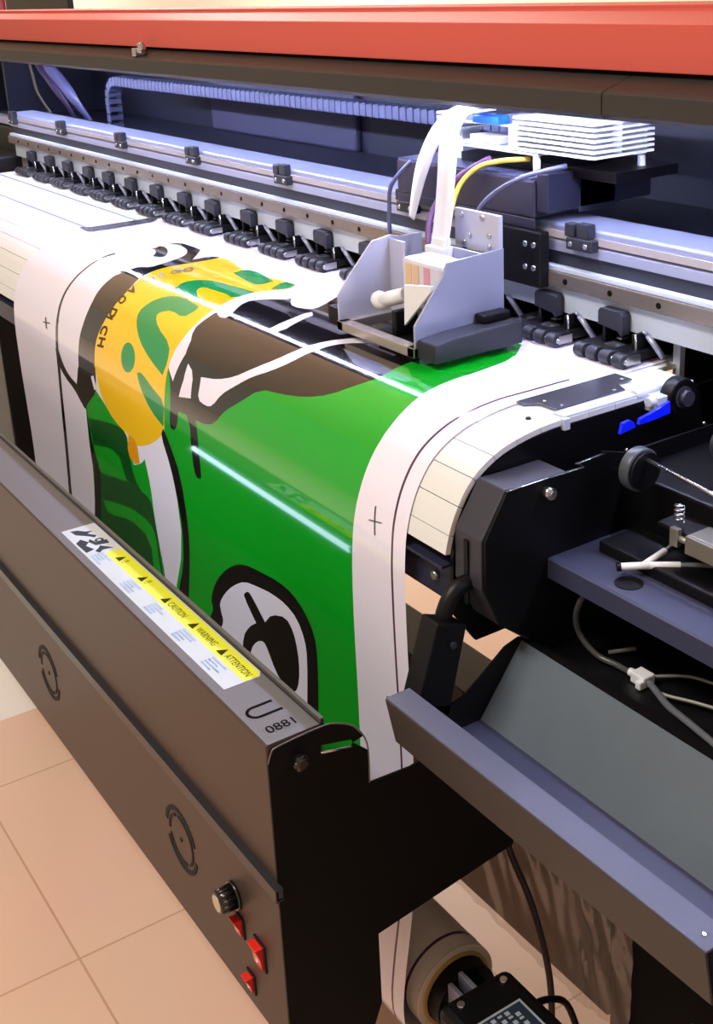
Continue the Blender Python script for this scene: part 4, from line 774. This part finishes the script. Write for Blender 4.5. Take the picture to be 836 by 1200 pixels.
# ------------------------------------------------------------------ cable carrier
cc = thing('cable_carrier', 'long translucent grey jointed cable chain behind the beam, curling down at left', 'cable chain', (-2.1, 1.14, .10))
def link(p, d, h=.020, w=.030, l=.017):
    bm = BM(); d = Vector(d).normalized(); n = Vector((0, 1, 0)); u = d.cross(n)
    for a, b in ((-1, 0), (1, 0)):
        pass
    R = Matrix((d, n, -u)).transposed()
    for sy in (-1, 1): 
        v = box(bm, -l/2, l/2, sy*w/2-.002, sy*w/2+.002, -h/2, h/2)
    for sz in (-1, 1): v = box(bm, -l*.28, l*.28, -w/2, w/2, sz*h/2-.0015, sz*h/2+.0015)
    for x in bm.verts: x.co = R @ x.co + Vector(p)
    return bm
path = []
x = -1.32
while x > -2.80: path.append(((x, 1.14, .214+.012*(1 if x < -2.7 else 0)*0), (-1, 0, 0))); x -= .0192
for k in range(1, 5):
    a = k/4*PI/2; path.append(((-2.80-.05*math.sin(a), 1.14, .214-.05*(1-math.cos(a))), (-math.cos(a), 0, -math.sin(a))))
z = .145
while z > .10: path.append(((-2.85, 1.14, z), (0, 0, -1))); z -= .0192
for p, d in path: obj('chain_link', link(p, d), m_chain, cc, bevel=.001)

# ------------------------------------------------------------------ far things behind
tag(obj('dark_monitor', (lambda b: (box(b, -9.36, -8.05, 2.98, 3.02, FZ, .95), b)[1])(BM()), m_deep, bevel=.01), 'dark screen standing far behind at the top left corner', 'screen')
tag(obj('magenta_board', (lambda b: (box(b, -10.6, -9.42, 2.98, 3.0, FZ, .9), b)[1])(BM()), mat('magenta_board', (150, 30, 70), .5)), 'magenta board at the extreme top left corner', 'board')

# ------------------------------------------------------------------ light
w = bpy.data.worlds.new('room_light'); w.use_nodes = True; SC.world = w
w.node_tree.nodes['Background'].inputs[0].default_value = (*lin((255, 232, 208)), 1); w.node_tree.nodes['Background'].inputs[1].default_value = WORLD
def lamp(name, loc, sx, sy, e, c, rot=(0, 0, 0)):
    l = bpy.data.lights.new(name, 'AREA'); l.shape = 'RECTANGLE'; l.size = sx; l.size_y = sy; l.energy = e; l.color = c
    o = bpy.data.objects.new(name, l); COL.objects.link(o); o.location = loc; o.rotation_euler = rot
    return o
lamp('unseen_ceiling_lamp', (-1.2, -.9, 2.15), 1.2, .6, 75, (1, .95, .89))
lamp('unseen_ceiling_lamp', (-3.8, 2.4, 2.15), 1.2, .6, 60, (1, .92, .84))
lamp('unseen_ceiling_lamp', (-11.0, 2.8, 2.15), 1.2, .6, 120, (1, .94, .88))  # added lamp, brightens the far left of the back wall
lamp('unseen_ceiling_lamp', (-6.4, 3.0, 2.15), 1.2, .6, 120, (1, .94, .88))  # added lamp, brightens the back wall
SC.view_settings.view_transform = 'Standard'; SC.view_settings.look = 'None'; SC.view_settings.gamma = 1
SC.view_settings.use_curve_mapping = False; SC.view_settings.exposure = EXPO

# ------------------------------------------------------------------ camera
cam = bpy.data.cameras.new('camera'); co = bpy.data.objects.new('camera', cam); COL.objects.link(co)
cam.sensor_fit = 'HORIZONTAL'; cam.sensor_width = 36; cam.lens = 1422.7163/836*36
cam.shift_x = -(420.2-418)/836; cam.shift_y = (462.875-600)/836
r = Vector((0.54669325, 0.83604512, -0.04642238)); d = Vector((0.24969662, -0.21569407, -0.94399559)); f = Vector((-0.79923594, 0.50448451, -0.32667613))
M = Matrix((r, -d, -f)).transposed().to_4x4(); M.translation = Vector((0, 0, .4255)); co.matrix_world = M
cam.clip_start = .02; cam.clip_end = 60
SC.camera = co

PART_LABELS = {'red_fascia': 'red painted upper front panel', 'warning_sticker': 'white and yellow warning sticker', 'speed_knob': 'black ribbed knob with pale face',
 'rocker': 'red rocker of the switch', 'blue_lever': 'bright blue plastic lever', 'green_lamp': 'small glowing green lamp', 'ribbon_cable': 'wide white flat cable',
 'led_tube': 'bright cool white light tube', 'yellow_wire': 'yellow wire', 'purple_wire': 'purple wire', 'y_joint': 'white plastic Y joint', 'connector': 'white plastic connector',
 'star_knob': 'black star shaped clamping knob', 'platen': 'white slatted platen curving over the front', 'media_edge_guard': 'grey metal edge guard plate', 'cardboard_core': 'tan cardboard core ring'}
for o in bpy.data.objects:
    k = o.name.split('.')[0]
    if o.parent is not None and k in PART_LABELS: o['label'] = PART_LABELS[k]
